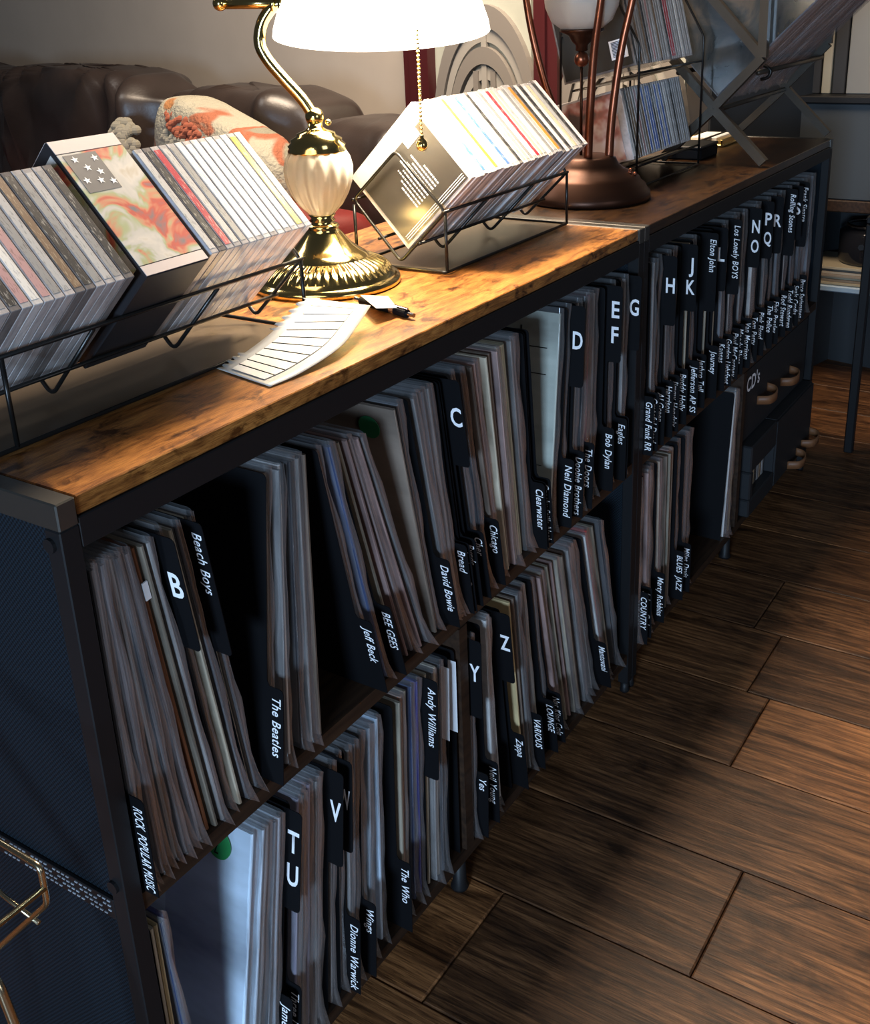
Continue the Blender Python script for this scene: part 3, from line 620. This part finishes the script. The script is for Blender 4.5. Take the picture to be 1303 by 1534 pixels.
b = BM(); sphere(b, sc_ + AX*.022 + Vector((0, 0, .050)), .021, 20, (1, 1, 1)); obj('light_bulb', b, mat('bulb_glow', (1, 1, 1), .3, Emission_Color=(1, .86, .66, 1), Emission_Strength=60), lamp, smooth=True)
ll = bpy.data.lights.new('lamp_light', 'POINT'); ll.energy = 17.0; ll.color = (1, .84, .62); ll.shadow_soft_size = .022
lo = bpy.data.objects.new('lamp_light', ll); COL.objects.link(lo); lo.parent = lamp; lo.location = sc_ + AX*.022 + Vector((0, 0, .012))
ch = AX*.128 + FR*.0
b = BM(); z = .300
while z > .182:
    sphere(b, ch + Vector((0, 0, z)), .0023, 8); z -= .0049
obj('pull_chain', b, M['brass'], lamp, smooth=True)
b = BM(); lathe(b, [(0, .160), (.004, .1605), (.0068, .164), (.0075, .168), (.006, .1725), (.0025, .176), (.003, .179), (0, .181)], 20, ch.x, ch.y); obj('pull_knob', b, M['brass'], lamp, smooth=True)
# ---------------------------------------------------------------- index sheet, note and pen
paper = mat('index_sheet_grey', (.50, .48, .45), .45); label_m = mat('label_white', (.80, .78, .74), .5)
Lf = [(.286, .1105, .0012), (.325, .1085, .009), (.365, .107, .020), (.425, .110, .039)]
Rt_ = [(.270, .030, .0012), (.312, .026, .003), (.375, .028, .010), (.432, .045, .019), (.480, .066, .022)]
Ls, Rs = spline([(x, y, z) for x, y, z in Lf], 16), spline(Rt_, 12)
def samp(P, t):
    f = t*(len(P)-1); i = min(int(f), len(P)-2); return P[i].lerp(P[i+1], f-i)
def sh(u, v):   # u along the sheet, v across it
    a, c = samp(Ls, u), samp(Rs, u); return a.lerp(c, v) + Vector((0, 0, HT + .0008))
b = BM(); NU, NV = 60, 10; G = {}
for i in range(NU+1):
    for j in range(NV+1):
        v = j/NV
        if j == 0: v = -.06 if (i % 4) in (0, 1) and (i < 18 or i > 40) else 0.015
        G[i, j] = b.verts.new(sh(i/NU, v))
for i in range(NU):
    for j in range(NV): b.faces.new((G[i, j], G[i+1, j], G[i+1, j+1], G[i, j+1]))
sheet = obj('index_sheet', b, paper, smooth=True); tag(sheet, 'curled translucent index sheet with punched edge and blank white labels on wood top', 'paper')
sm_ = sheet.modifiers.new('s', 'SOLIDIFY'); sm_.thickness = .0006
for k in range(10):
    u0, u1 = .045 + k*.088, .045 + (k+1)*.088 - .010; b = BM(); g = {}
    for i in range(4):
        for j in range(5): g[i, j] = b.verts.new(sh(u0+(u1-u0)*i/3, .18+.62*j/4) + Vector((-.0002, -.0002, .0010)))
    for i in range(3):
        for j in range(4): b.faces.new((g[i, j], g[i+1, j], g[i+1, j+1], g[i, j+1]))
    obj('blank_label', b, label_m, sheet, smooth=True)
    b = BM()
    ln = [sh(u1 + .005, .18+.62*j/6) + Vector((0, 0, .0011)) for j in range(7)]; tube(b, ln, .0005, 4); obj('label_gap', b, M['card'], sheet)
b = BM(); nv = [(.492, .068), (.520, .060), (.556, .098), (.530, .118)]
v0 = [b.verts.new((x, y, HT+.0105 if i in (1, 2) else HT+.016)) for i, (x, y) in enumerate(nv)]; v1 = [b.verts.new((v.co.x, v.co.y, v.co.z+.0006)) for v in v0]
b.faces.new(v0[::-1]); b.faces.new(v1)
for k in range(4): b.faces.new((v0[k], v0[(k+1) % 4], v1[(k+1) % 4], v1[k]))
note = obj('note_slip', b, label_m); tag(note, 'small white paper slip resting on the pen in front of brass lamp', 'paper')
pen = thing('ballpoint_pen', (.517, .032, HT+.0052), 'black ballpoint pen with chrome tip lying before the brass lamp', 'pen', rz=math.atan2(.105, .030))
def cyl(x0, x1, r, m, name, n=16):
    b = BM(); tube(b, [(x0, 0, 0), (x1, 0, 0)], r, n); return obj(name, b, m, pen, smooth=False)
M['chrome'] = mat('chrome', (.7, .7, .7), .12, 1)
cyl(.004, .016, .0026, M['chrome'], 'clicker'); cyl(.016, .100, .0050, M['card'], 'barrel'); cyl(.036, .044, .0052, M['chrome'], 'ring'); cyl(.100, .112, .003, M['chrome'], 'tip')
b = BM(); bbox(b, .014, .055, -.0016, .0016, .0048, .0064, .0005); obj('clip', b, M['chrome'], pen)
# ---------------------------------------------------------------- bronze lamp with tulip glass
l2 = thing('table_lamp', (1.272, .186, HT), 'unlit dark bronze lamp with curved copper arms and frosted tulip glass', 'lamp')
b = BM(); lathe(b, [(0, 0), (.104, 0), (.107, .005), (.106, .014), (.100, .020), (.098, .026), (.090, .032), (.088, .037), (.078, .043), (.070, .048), (.060, .052), (.052, .060), (.047, .070), (.038, .074), (0, .075)], 56); obj('base', b, M['bronze'], l2, smooth=True)
def arm2(pts):
    b = BM(); P = spline([AX*a + FR*f + Vector((0, 0, z)) for a, f, z in pts], 8); tube(b, P, [.0075 - .002*i/len(P) for i in range(len(P))], 12); obj('arm', b, M['copper'], l2, smooth=True)
arm2([(-.004, .030, .070), (-.002, .036, .15), (.002, .045, .24), (.010, .060, .32), (.018, .07, .40)])
arm2([(.034, .010, .068), (.038, .012, .14), (.050, .016, .24), (.066, .022, .32), (.08, .03, .40)])
arm2([(-.030, -.02, .070), (-.052, -.03, .14), (-.072, -.035, .20), (-.094, -.035, .29), (-.11, -.03, .40)])
M['frost'] = mat('frosted_glass', (.52, .49, .44), .35, Transmission_Weight=.25)
b = BM(); cx, cy = (AX*-.012).x, (AX*-.012).y
lathe(b, [(.012, .275), (.034, .278), (.050, .290), (.060, .312), (.063, .34), (.058, .37), (.05, .40), (.048, .40), (.056, .37), (.061, .34), (.058, .313), (.048, .292), (.030, .281)], 40, cx, cy, flute=lambda j, k: .0012*math.cos(k*2*PI/5)); obj('glass_shade', b, M['frost'], l2, smooth=True)
b = BM(); lathe(b, [(0, .240), (.010, .244), (.010, .252), (.016, .258), (.022, .268), (.036, .274), (.036, .278), (0, .278)], 32, cx, cy); obj('shade_cup', b, M['bronze'], l2, smooth=True)
b = BM(); sphere(b, (cx, cy, .230), .0125, 20); obj('ball_finial', b, M['copper'], l2, smooth=True)
b = BM(); tube(b, [(cx, cy, .222), (cx, cy, .074)], .0026, 8); obj('centre_rod', b, M['bronze'], l2, smooth=True)
b = BM()
kp = AX*.070 + FR*.03
for k in range(7): sphere(b, kp + Vector((.004*math.sin(k*2), .004*math.cos(k*2.3), .030+.0035*k)), .0036, 8)
obj('pull_knot', b, M['copper'], l2, smooth=True)
# ---------------------------------------------------------------- two-tier CD rack on the far unit
tt = thing('two_tier_rack', (1.38, .143, HT), 'two-tier black wire CD rack between bronze lamp and slanted record stand', 'rack')
Lx = .308; r = .0022
b = BM(); tube(b, rnd([(0, 0, .0035), (Lx, 0, .0035), (Lx, .15, .0035), (0, .15, .0035)], .006, True), r, 8, True); obj('base_wire', b, M['wire'], tt, smooth=True)
for x in (0, Lx):
    b = BM(); tube(b, rnd([(x, 0, .0035), (x, 0, .245), (x, .05, .33), (x, .15, .36), (x, .15, .0035)], .008), r, 8); obj('end_frame', b, M['wire'], tt, smooth=True)
for z0 in (.040, .200):
    for y, z in ((.002, z0), (.045, z0-.011), (.125, z0-.031), (.15, z0+.06)):
        b = BM(); tube(b, [(0, y, z), (Lx, y, z)], r, 8); obj('tier_wire', b, M['wire'], tt, smooth=True)
    b = BM(); box(b, .003, Lx-.003, .004, .128, 0, .0015)
    bmesh.ops.rotate(b, verts=b.verts, cent=(0, .004, 0), matrix=Matrix.Rotation(math.radians(-14), 3, 'X')); bmesh.ops.translate(b, verts=b.verts, vec=(0, 0, z0-.002)); obj('tier_plate', b, M['tray'], tt)
A76 = math.radians(76)
lowc = ['white','black','brown','brown','grey','pink','grey','brown','blue','grey','blue','blue','black','grey','blue','silver','blue','grey','white','grey','silver','black','grey','silver','grey','silver','grey']
upc = ['black','grey','brown','grey','grey','brown','black','grey','pink','grey','silver','brown','grey','grey','silver','black','red','red','grey','silver','grey','white','grey','silver','grey','silver']
low = cd_row(1.387, .0103, lowc, (.1510, HT+.0520), A76, 'lower tier beside the bronze lamp', 'CDs in the lower tier')
upp = cd_row(1.387, .0103, upc, (.1510, HT+.2120), A76, 'upper tier beside the bronze lamp', 'CDs in the upper tier')
b = BM(); box(b, -.0009, -.0002, .004, LS-.004, .004, LC-.014); mm = mat('pale_pink_cover', (.50, .36, .33), .3); nt, N, L, bs = nodes(mm); L.new(ramp(nt, noise(nt, texc(nt), 18, 3), [(.40, (.62, .50, .46)), (.52, (.40, .16, .13)), (.62, (.10, .07, .06))]), bs.inputs['Base Color'])
obj('cover_sheet', b, mm, low[0]); low[0]['label'] = 'white CD case with pale pink portrait cover at near end of lower tier'
b = BM(); box(b, -.0009, -.0002, .004, LS-.004, .004, LC-.004); cs = obj('cover_sheet', b, M['coversheet'], upp[0])
b = BM(); box(b, -.0014, -.0008, .018, .050, LC-.042, LC-.010); bc = obj('barcode', b, M['ink'], upp[0])
b = BM()
for k in range(11): box(b, -.0018, -.0014, .022+k*.0024, .0232+k*.0024, LC-.038, LC-.016)
obj('bars', b, M['card'], bc)
upp[0]['label'] = 'black-spined CD case with white barcode label at near end of upper tier'
# ---------------------------------------------------------------- slanted record stand
M['bar'] = mat('bronze_grey_bar', (.065, .056, .045), .40, .7)
st = thing('record_stand', (1.70, .10, HT), 'angular dark metal display stand holding slanted records on far unit', 'stand')
def bar(p, q, name='bar', w=.0085, x=0):
    """square bar between two points of the frame's plane (y, z)"""
    w *= 1 - .012*len(st.children)
    p, q = Vector((0, *p)), Vector((0, *q)); d = (q-p).normalized(); n = Vector((0, -d.z, d.y))*w; b = BM()
    v = [b.verts.new(P + n*s + Vector((xx, 0, 0))) for P in (p, q) for s, xx in ((-1, -w), (1, -w), (1, w), (-1, w))]
    for f in ((0,1,2,3),(7,6,5,4),(0,4,5,1),(1,5,6,2),(2,6,7,3),(3,7,4,0)): b.faces.new([v[i] for i in f])
    bmesh.ops.translate(b, verts=b.verts, vec=(x, 0, 0)); return obj(name, b, M['bar'], st)
for x in (0, .47):
    y0 = -.10
    bar((.015+y0, .009), (.119+y0, .110), 'front_leg', x=x)
    bar((.119+y0, .110), (.224+y0, .009), 'rear_leg', x=x)
    bar((.119+y0, .112), (.030+y0, .205), 'lower_side', x=x)
    bar((.030+y0, .205), (.034+y0, .50), 'upright', x=x)
    bar((.030+y0, .205), (.330+y0, .52), 'brace', x=x)
    bar((.119+y0, .112), (.36+y0, .36), 'rear_side', x=x)
for (y, z) in ((.119-.10, .106), (.040-.10, .176), (.222-.10, .016), (.20-.10, .176)):
    b = BM(); tube(b, [(.009, y, z), (.461, y, z)], .005, 8); obj('cross_rod', b, M['bar'], st, smooth=True)
b = BM(); tube(b, rnd([(.06, .045-.10, .186), (.06, .030-.10, .178), (.06, .034-.10, .164), (.06, .05-.10, .160)], .01), .0035, 8); obj('hook', b, M['wire'], st, smooth=True)
cols = 'sdgdsadwdsgdWdasdgdsawdsgdWsdgas'
slant = []
for i, c in enumerate(cols):
    o = obj('record', jacket_mesh(c, .006), None, None)
    a = Vector((0, math.cos(A45), math.sin(A45))); nn = Vector((0, -math.sin(A45), math.cos(A45)))
    # local y (into the record) -> a, local z -> nn
    mw = Matrix((Vector((1, 0, 0)), a, nn)).transposed().to_4x4(); mw.translation = Vector((1.722 + i*.0136, .119, HT+.127 + random.uniform(0, .004)))
    o.matrix_world = mw
    tag(o, '%s-edged record jacket, %s from the near end, slanted in the dark metal stand' % (WORD[c], ordn(i+1)), 'record', 'records in the slanted stand')
    obj('plastic_sleeve', sleeve_mesh(.006, i), None, o); slant.append(o)
fm = mat('glossy_dark_cover', (.055, .062, .066), .14, spec=.9); nt, N, L, bs = nodes(fm); L.new(ramp(nt, noise(nt, texc(nt), 9, 4, .6, 1.5), [(.40, (.020, .026, .03)), (.56, (.045, .05, .052)), (.66, (.08, .07, .06))]), bs.inputs['Base Color'])
b = BM(); box(b, -.0042, -.0033, .006, .310, .003, .310); obj('cover_sheet', b, fm, slant[0])
slant[0]['label'] = 'record with glossy dark cover at the near end of the slanted stand'
# small things under the stand
bx = thing('black_box', (1.80, .20, HT), 'small flat black box on dark top behind the stand legs', 'box')
b = BM(); bbox(b, -.05, .05, -.04, .04, 0, .022, .003); obj('body', b, M['card'], bx); b = BM(); bbox(b, -.051, .051, -.041, .041, .0222, .028, .002); obj('lid', b, M['frame'], bx)
ds = thing('brass_dish', (2.02, .235, HT), 'oblong brass tray with white card behind the slanted stand', 'tray')
b = BM(); bbox(b, -.07, .07, -.05, .05, 0, .006, .002); bbox(b, -.07, .07, -.05, -.045, .006, .016, .001); bbox(b, -.07, .07, .045, .05, .006, .016, .001); obj('tray', b, M['brass'], ds)
cdt = tag(obj('white_card', (lambda b: (bbox(b, -.05, .05, -.03, .03, 0, .012, .001), b)[1])(BM()), label_m, None, (2.02, .235, HT+.0065)), 'white card lying in the oblong brass tray', 'card')
# ---------------------------------------------------------------- storage bins in the last lower bay
strap_m = mat('tan_leather', (.20, .085, .035), .5)
def strap(t, x, z, y):
    b = BM(); P = spline([(x+.034, y, z+.006), (x+.030, y-.020, z+.003), (x+.008, y-.030, z), (x-.024, y-.026, z-.002), (x-.036, y, z-.004)], 6)
    quadstrip(b, [p + Vector((0, 0, .0095)) for p in P], [p - Vector((0, 0, .0095)) for p in P]); o = obj('leather_strap', b, strap_m, t, smooth=True); s = o.modifiers.new('s', 'SOLIDIFY'); s.thickness = .003
binm = mat('black_storage_fabric', (.010, .011, .013), .6)
up_bin = thing('storage_bin', (1.90, .0, ZB+.168), 'upper black storage bin lettered CDs with two tan straps, far lower bay', 'bin')
b = BM(); bbox(b, -.235, .225, .012, .33, 0, .165, .004, 2); obj('body', b, binm, up_bin)
for x in (.03, -.14): strap(up_bin, x+.03, .062 + (0 if x > 0 else .012), .012)
lettering("CD's", up_bin, -.225, .0115, .112, (1, 0, 0), (0, 0, 1), .09, .032, 0, None, .02, .9)
lo_bin = thing('storage_bin', (1.90, .0, ZB+.0005), 'lower black storage bin with slot and two tan straps, far lower bay', 'bin')
b = BM(); bbox(b, -.06, .235, -.012, .33, 0, .165, .004, 2); bbox(b, -.235, -.0605, -.012, .33, 0, .04, .003); bbox(b, -.235, -.0605, -.012, .33, .105, .165, .003); bbox(b, -.235, -.0605, .06, .33, .0405, .1045, .003); bbox(b, -.235, -.215, -.012, .33, .0405, .1045, .003); obj('body', b, binm, lo_bin)
for x in (.085, .195): strap(lo_bin, x, .018 + (.014 if x > .1 else 0), -.012)
b = None
for i, c in enumerate(['grey', 'white', 'pink', 'cream', 'black', 'grey', 'brown', 'grey']):
    b = BM(); bbox(b, 0, .012, 0, .045, 0, .062, .0008); o = obj('cd_case', b, SM[c], None, (1.694+i*.0165, .008, ZB+.0415))
    tag(o, '%s CD case end, %s from left, in the slot of lower storage bin' % (c, ordn(i+1)), 'cd case', 'CDs in the bin slot')
# ---------------------------------------------------------------- brass wire stand, near left
ws = thing('wire_stand', (-.12, -.05, 0), 'brass wire frame stand in the near left corner', 'stand')
def wire(pts, r, name='wire'):
    b = BM(); tube(b, rnd(pts, .006), r, 8); obj(name, b, M['wirebrass'], ws, smooth=True)
wire([(0, .12, .64), (0, .004, .629), (0, -.038, .628), (0, -.037, .596), (0, .036, .518), (0, .18, .37), (0, .2, .003)], .0022, 'front_loop')
wire([(0, .14, .66), (0, .019, .577), (0, -.022, .571)], .0018, 'shelf_wire')
wire([(0, .30, .75), (0, .05, .47), (0, .042, .437), (0, .025, .38), (-.0, .0, .003)], .004, 'leg')
wire([(-.22, .30, .75), (-.22, .05, .47), (-.22, .0, .003)], .004, 'leg')
wire([(0, .30, .75), (-.22, .30, .75)], .003, 'top_rail'); wire([(0, .2, .003), (-.22, .2, .003), (-.22, .18, .37), (-.22, .036, .518), (-.22, -.038, .61), (0, -.038, .61)], .0022, 'rear_loop')
# ---------------------------------------------------------------- sofa
def sp(s, n, z): return Vector((1.90, 1.0, 0)) + wd*s + wn*n + Vector((0, 0, z))
def pillow_mesh(b, s0, s1, n0, n1, z0, z1, e=.45, wr=.010, seed=0, f=sp, nu=40, nv=28, wave=9):
    r = random.Random(seed); ph = r.random()*6
    cs, cn, cz = (s0+s1)/2, (n0+n1)/2, (z0+z1)/2; a, c, d = (s1-s0)/2, (n1-n0)/2, (z1-z0)/2
    def se(v, p): return math.copysign(abs(v)**p, v)
    rows = []
    for j in range(nv+1):
        th = -PI/2 + PI*j/nv; row = []
        for i in range(nu):
            t = 2*PI*i/nu
            x = se(math.cos(th), e)*se(math.cos(t), e); y = se(math.cos(th), e)*se(math.sin(t), e); z = se(math.sin(th), e)
            k = wr*(math.sin(x*wave+ph+z*1.6)*math.cos(z*2.1+ph) + .5*math.sin(x*wave*2.3-z*3+ph*2))
            edge = wr*1.8*max(0, abs(x)-.75)*math.sin(z*14+ph)
            row.append(f(cs+a*x, cn+c*y+k, cz+d*z+k*.4+edge))
        rows.append(row)
    bot, top = b.verts.new(rows[0][0]), b.verts.new(rows[-1][0])
    V = [[b.verts.new(p) for p in R] for R in rows[1:-1]]
    for A, B in zip(V, V[1:]):
        for k in range(nu): b.faces.new((A[k], A[(k+1) % nu], B[(k+1) % nu], B[k]))
    for k in range(nu): b.faces.new((bot, V[0][(k+1) % nu], V[0][k])); b.faces.new((top, V[-1][k], V[-1][(k+1) % nu]))
sofa = thing('leather_sofa', (1.9, 1.0, 0), 'dark brown leather sofa with puffy wrinkled back cushions behind the shelves', 'sofa')
def spart(name, m, *a, **k):
    b = BM(); pillow_mesh(b, *a, **k, f=lambda s, n, z: sp(s, n, z) - Vector((1.9, 1.0, 0))); return obj(name, b, m, sofa, smooth=True)
spart('backrest', M['leather'], 2.46, 3.5, -.20, .12, .42, .965, .42, .034, 1, nu=72, nv=40, wave=11)
spart('backrest', M['leather'], 1.14, 2.44, -.20, .12, .42, .968, .42, .036, 2, nu=96, nv=48, wave=14)
spart('backrest', M['leather'], .34, 1.12, -.20, .10, .42, .925, .42, .022, 3, nu=72, nv=40, wave=8)
spart('backrest', M['leather'], -.06, .33, -.20, .12, .30, .862, .42, .008, 4, nu=60, nv=30, wave=6)
spart('armrest', M['redleather'], -.10, .24, .13, .80, .30, .68, .40, .008, 8, nu=60, nv=30, wave=6)
spart('seat_cushion', M['redleather'], .33, 1.20, .0, .80, .30, .52, .35, .006, 5, nu=60, nv=24)
spart('seat_cushion', M['redleather'], 1.20, 2.44, .0, .80, .30, .52, .35, .006, 6, nu=60, nv=24)
spart('seat_cushion', M['redleather'], 2.44, 3.5, .0, .80, .30, .52, .35, .006, 7, nu=60, nv=24)
b = BM(); obox(b, -.05, 3.5, -.22, .75, .04, .34, f=lambda s, n, z: sp(s, n, z) - Vector((1.9, 1.0, 0))); obj('base', b, M['leather'], sofa)
b = BM()
for s in (.0, 1.7, 3.4): obox(b, s, s+.06, .55, .61, 0, .05, f=lambda s, n, z: sp(s, n, z) - Vector((1.9, 1.0, 0)))
obj('foot', b, M['black'], sofa)
# throw pillow with tufted patches
pm_ = mat('tufted_pillow', (.5, .45, .36), .9); nt, N, L, bs = nodes(pm_); v = texc(nt)
vn = noise(nt, v, 5.5, 2, .5, .6); L.new(ramp(nt, vn, [(.34, (.26, .11, .035)), (.38, (.27, .25, .19)), (.55, (.27, .25, .19)), (.58, (.24, .075, .035)), (.63, (.24, .075, .035)), (.66, (.18, .165, .12))]), bs.inputs['Base Color']); bump(nt, noise(nt, v, 90, 3), bs, .8, .01)
tp = thing('throw_pillow', sp(.52, .245, .525), 'cream throw pillow with orange and rust tufted patches on the leather sofa', 'pillow')
b = BM(); pillow_mesh(b, -.29, .29, -.09, .09, -.0, .37, .50, .01, 9, f=lambda s, n, z: wd*s + wn*n + Vector((0, 0, z)), nu=48, nv=30); o_ = obj('cushion', b, pm_, tp, smooth=True)
Rz = Matrix.Rotation(math.radians(-16), 3, wn)
for v_ in o_.data.vertices: v_.co = Rz @ v_.co
tm = {'rust': mat('rust_tuft', (.22, .06, .03), .95), 'orange': mat('orange_tuft', (.30, .12, .03), .95), 'grey': mat('greige_tuft', (.24, .22, .17), .95)}
def tuft(s, z, ws_, hs, m, name, n=110, seed=3):
    r = random.Random(seed); b = BM()
    for k in range(n):
        a, q = r.random()*2*PI, math.sqrt(r.random()); x, y = math.cos(a)*q*ws_, math.sin(a)*q*hs
        s_, z_ = s*.84, z*.9
        x *= .84
        if abs(s_+x) > .27: continue
        dep = .092*(max(0, 1-abs((s_+x)/.29)**3.2)**.45)*(max(0, 1-abs((z_+y-.185)/.19)**3.2)**.45)
        p = Rz @ (wd*(s_+x) + wn*(dep) + Vector((0, 0, z_+y)))
        sphere(b, p, .014, 5, (1, 1, .8))
    tag(obj(name, b, tm[m], tp), kind='stuff')
tuft(.10, .34, .16, .025, 'rust', 'tufted_patch', 60, 1); tuft(.08, .285, .17, .022, 'grey', 'tufted_patch', 60, 2); tuft(-.06, .22, .055, .08, 'rust', 'tufted_patch', 60, 3)
tuft(-.16, .30, .09, .03, 'orange', 'tufted_patch', 45, 4); tuft(-.27, .15, .04, .06, 'orange', 'tufted_patch', 35, 5); tuft(-.17, .17, .025, .05, 'grey', 'tufted_patch', 25, 6)
b = BM(); rr_ = random.Random(5)
for k in range(150):
    a, q = rr_.random()*2*PI, rr_.random()**.5; sphere(b, sp(1.10, .19, .745) + wd*(math.cos(a)*q*.085) + Vector((0, 0, math.sin(a)*q*.085)) + wn*(.05*math.sqrt(1-q*q)), .016, 5)
tag(obj('fluffy_throw', b, tm['grey']), 'bunched fluffy greige throw on the sofa behind the box set', 'blanket')
# ---------------------------------------------------------------- burgundy framed arched screen against the wall
sc = thing('arched_screen', wp(.28, .0, 0), 'burgundy framed screen with carved grey arches behind the lamps', 'screen')
lw = lambda s, n, z: wd*s + wn*n + Vector((0, 0, z))
for s0, s1 in ((.083, .190), (-.426, -.342)):
    b = BM(); obox(b, s0, s1, .002, .045, 0.0, 2.2, f=lw); obox(b, s0+.035, s1-.035, .045, .055, 0.0, 2.2, f=lw); obj('frame_post', b, M['burgundy'], sc)
for s0, s1 in ((-.304, .133), (-.81, -.389)):
    b = BM(); obox(b, s0, s1, .002, .012, 0, 2.2, f=lw); obj('screen_panel', b, M['panelgreen'], sc)
    cs = s0 + .170
    if s0 < -.5: cs = -.62
    for R_o, R_i, m in ((.215, .183, 'archgrey'), (.180, .160, 'archlight'), (.150, .125, 'archgrey'), (.118, .100, 'archlight')):
        b = BM(); A, B = [], []
        for k in range(29):
            t = PI*k/28; A.append((math.cos(t)*R_o, math.sin(t)*R_o*1.75)); B.append((math.cos(t)*R_i, math.sin(t)*R_i*1.72))
        zc = .755
        A = [(R_o, -.5)] + A + [(-R_o, -.5)]; B = [(R_i, -.5)] + B + [(-R_i, -.5)]
        d = .030 if m == 'archgrey' else .022
        vf = [[b.verts.new(lw(cs+x, n, zc+z)) for x, z in P] for P in (A, B) for n in (.012, d)]
        for i in range(len(A)-1):
            for p, q in ((0, 1), (1, 3), (3, 2), (2, 0)): b.faces.new((vf[p][i], vf[p][i+1], vf[q][i+1], vf[q][i]))
        obj('arch', b, M[m], sc)
    for k, x in enumerate((-.035, 0.0, .035)):
        b = BM(); obox(b, cs+x-.010, cs+x+.010, .012, .026, .2, zt := (.95 if k != 1 else 1.09), f=lw); obj('slat', b, M['archgrey' if k != 1 else 'archlight'], sc)
    for z in (.70, .78, .86):
        b = BM(); obox(b, cs-.2, cs+.2, .012, .020, z, z+.025, f=lw); obj('crossbar', b, M['archgrey'], sc)
# ---------------------------------------------------------------- dark cabinet, open metal shelf and boards at far right
cabm = mat('slate_cabinet', (.045, .052, .058), .45); cab = thing('slate_cabinet', (2.78, .1, 0), 'slate grey cabinet with narrow top ledge beyond the far record shelf', 'cabinet')
def cb(name, m, x0, x1, y0, y1, z0, z1, p, bv=.003):
    b = BM(); bbox(b, x0, x1, y0, y1, z0, z1, bv); return obj(name, b, m, p)
cb('body', cabm, 0, .40, -1.0, .48, .57, .835, cab); cb('top_ledge', M['frame'], -.02, .42, -1.02, .50, .836, .856, cab); cb('lower_rail', M['dark_veneer'], -.004, .40, -1.0, .48, .535, .569, cab)
cb('back_board', M['black'], .38, .40, -1.0, .48, 0, .534, cab)
for y in (-.98, .44): cb('leg', M['frame'], 0, .03, y, y+.03, 0, .534, cab)
cb('bottom_board', mat('pale_blue_shelf', (.25, .34, .42), .4), .0, .37, -.94, .43, .300, .318, cab)
for i in range(7):
    o = cb('magazine', mat('paper_stack_%d' % i, [(.30, .24, .15), (.16, .12, .08), (.38, .32, .22), (.22, .17, .12), (.33, .27, .2), (.12, .1, .08), (.36, .3, .2)][i], .7), 0, .20, 0, .34, 0, .0072, None, .0006)
    o.location = (2.79 + .004*(i % 3), -.12 + .005*(i % 2), .3195 + i*.0076); tag(o, 'magazine, %s from the bottom of the stack under the slate cabinet' % ordn(i+1), 'magazine', 'magazines under the cabinet')
hp = thing('turntable_weight', (2.90, .04, .376), 'round black glossy drum on the magazine stack under the slate cabinet', 'drum')
b = BM(); lathe(b, [(0, 0), (.09, 0), (.095, .01), (.095, .09), (.085, .10), (0, .10)], 32); obj('drum_body', b, mat('gloss_black', (.01, .01, .012), .08), hp, smooth=True)
b = BM(); tube(b, [(.0 + .075*math.cos(t*PI/8), .075*math.sin(t*PI/8), .108) for t in range(16)], .006, 8, True); obj('rim', b, M['chrome'], hp, smooth=True)
hp.name = 'drum'
mt = thing('metal_table', (2.31, -.08, 0), 'dark metal table frame with diagonal brace at right edge of picture', 'table')
cb('leg', M['frame'], 0, .022, -.0, .022, 0, .60, mt); cb('leg', M['frame'], 0, .022, -.55, -.528, 0, .60, mt); cb('leg', M['frame'], .40, .422, .0, .022, 0, .60, mt)
cb('top_rail', M['frame'], 0, .422, 0.0, .022, .601, .62, mt); cb('top_rail', M['frame'], 0, .022, -.55, -.001, .601, .62, mt); cb('table_top', M['dark_veneer'], -.01, .43, -.56, -.001, .621, .632, mt)
b = BM(); tube(b, [(.011, .03, .54), (.40, .05, .40)], .008, 6); obj('brace', b, M['frame'], mt)
b = BM(); tube(b, [(.011, -.02, .30), (.011, -.52, .50)], .008, 6); obj('brace', b, M['frame'], mt)
# tall boards and boxes standing on the cabinet
x = 2.83; y = .40
bc_ = {'cream': (.36, .31, .22), 'brown': (.09, .055, .03), 'dark': (.025, .022, .02), 'grey': (.22, .21, .19)}
bmats = {k: mat('board_' + k, v, .6) for k, v in bc_.items()}
for i, (c, w) in enumerate([('brown', .03), ('dark', .05), ('grey', .022), ('brown', .04), ('dark', .03), ('cream', .025), ('dark', .035), ('grey', .075), ('brown', .02), ('brown', .05), ('cream', .04), ('dark', .06), ('cream', .05), ('brown', .06)]):
    b = BM(); bbox(b, 0, .22, -w, 0, 0, .36 + .03*((i*5) % 3), .002); o = obj('boxed_board', b, bmats[c], None, (x, y, .8565)); y -= w + .004
    tag(o, '%s board standing on the slate cabinet, %s from the left' % (c, ordn(i+1)), 'board', 'boards on the slate cabinet')
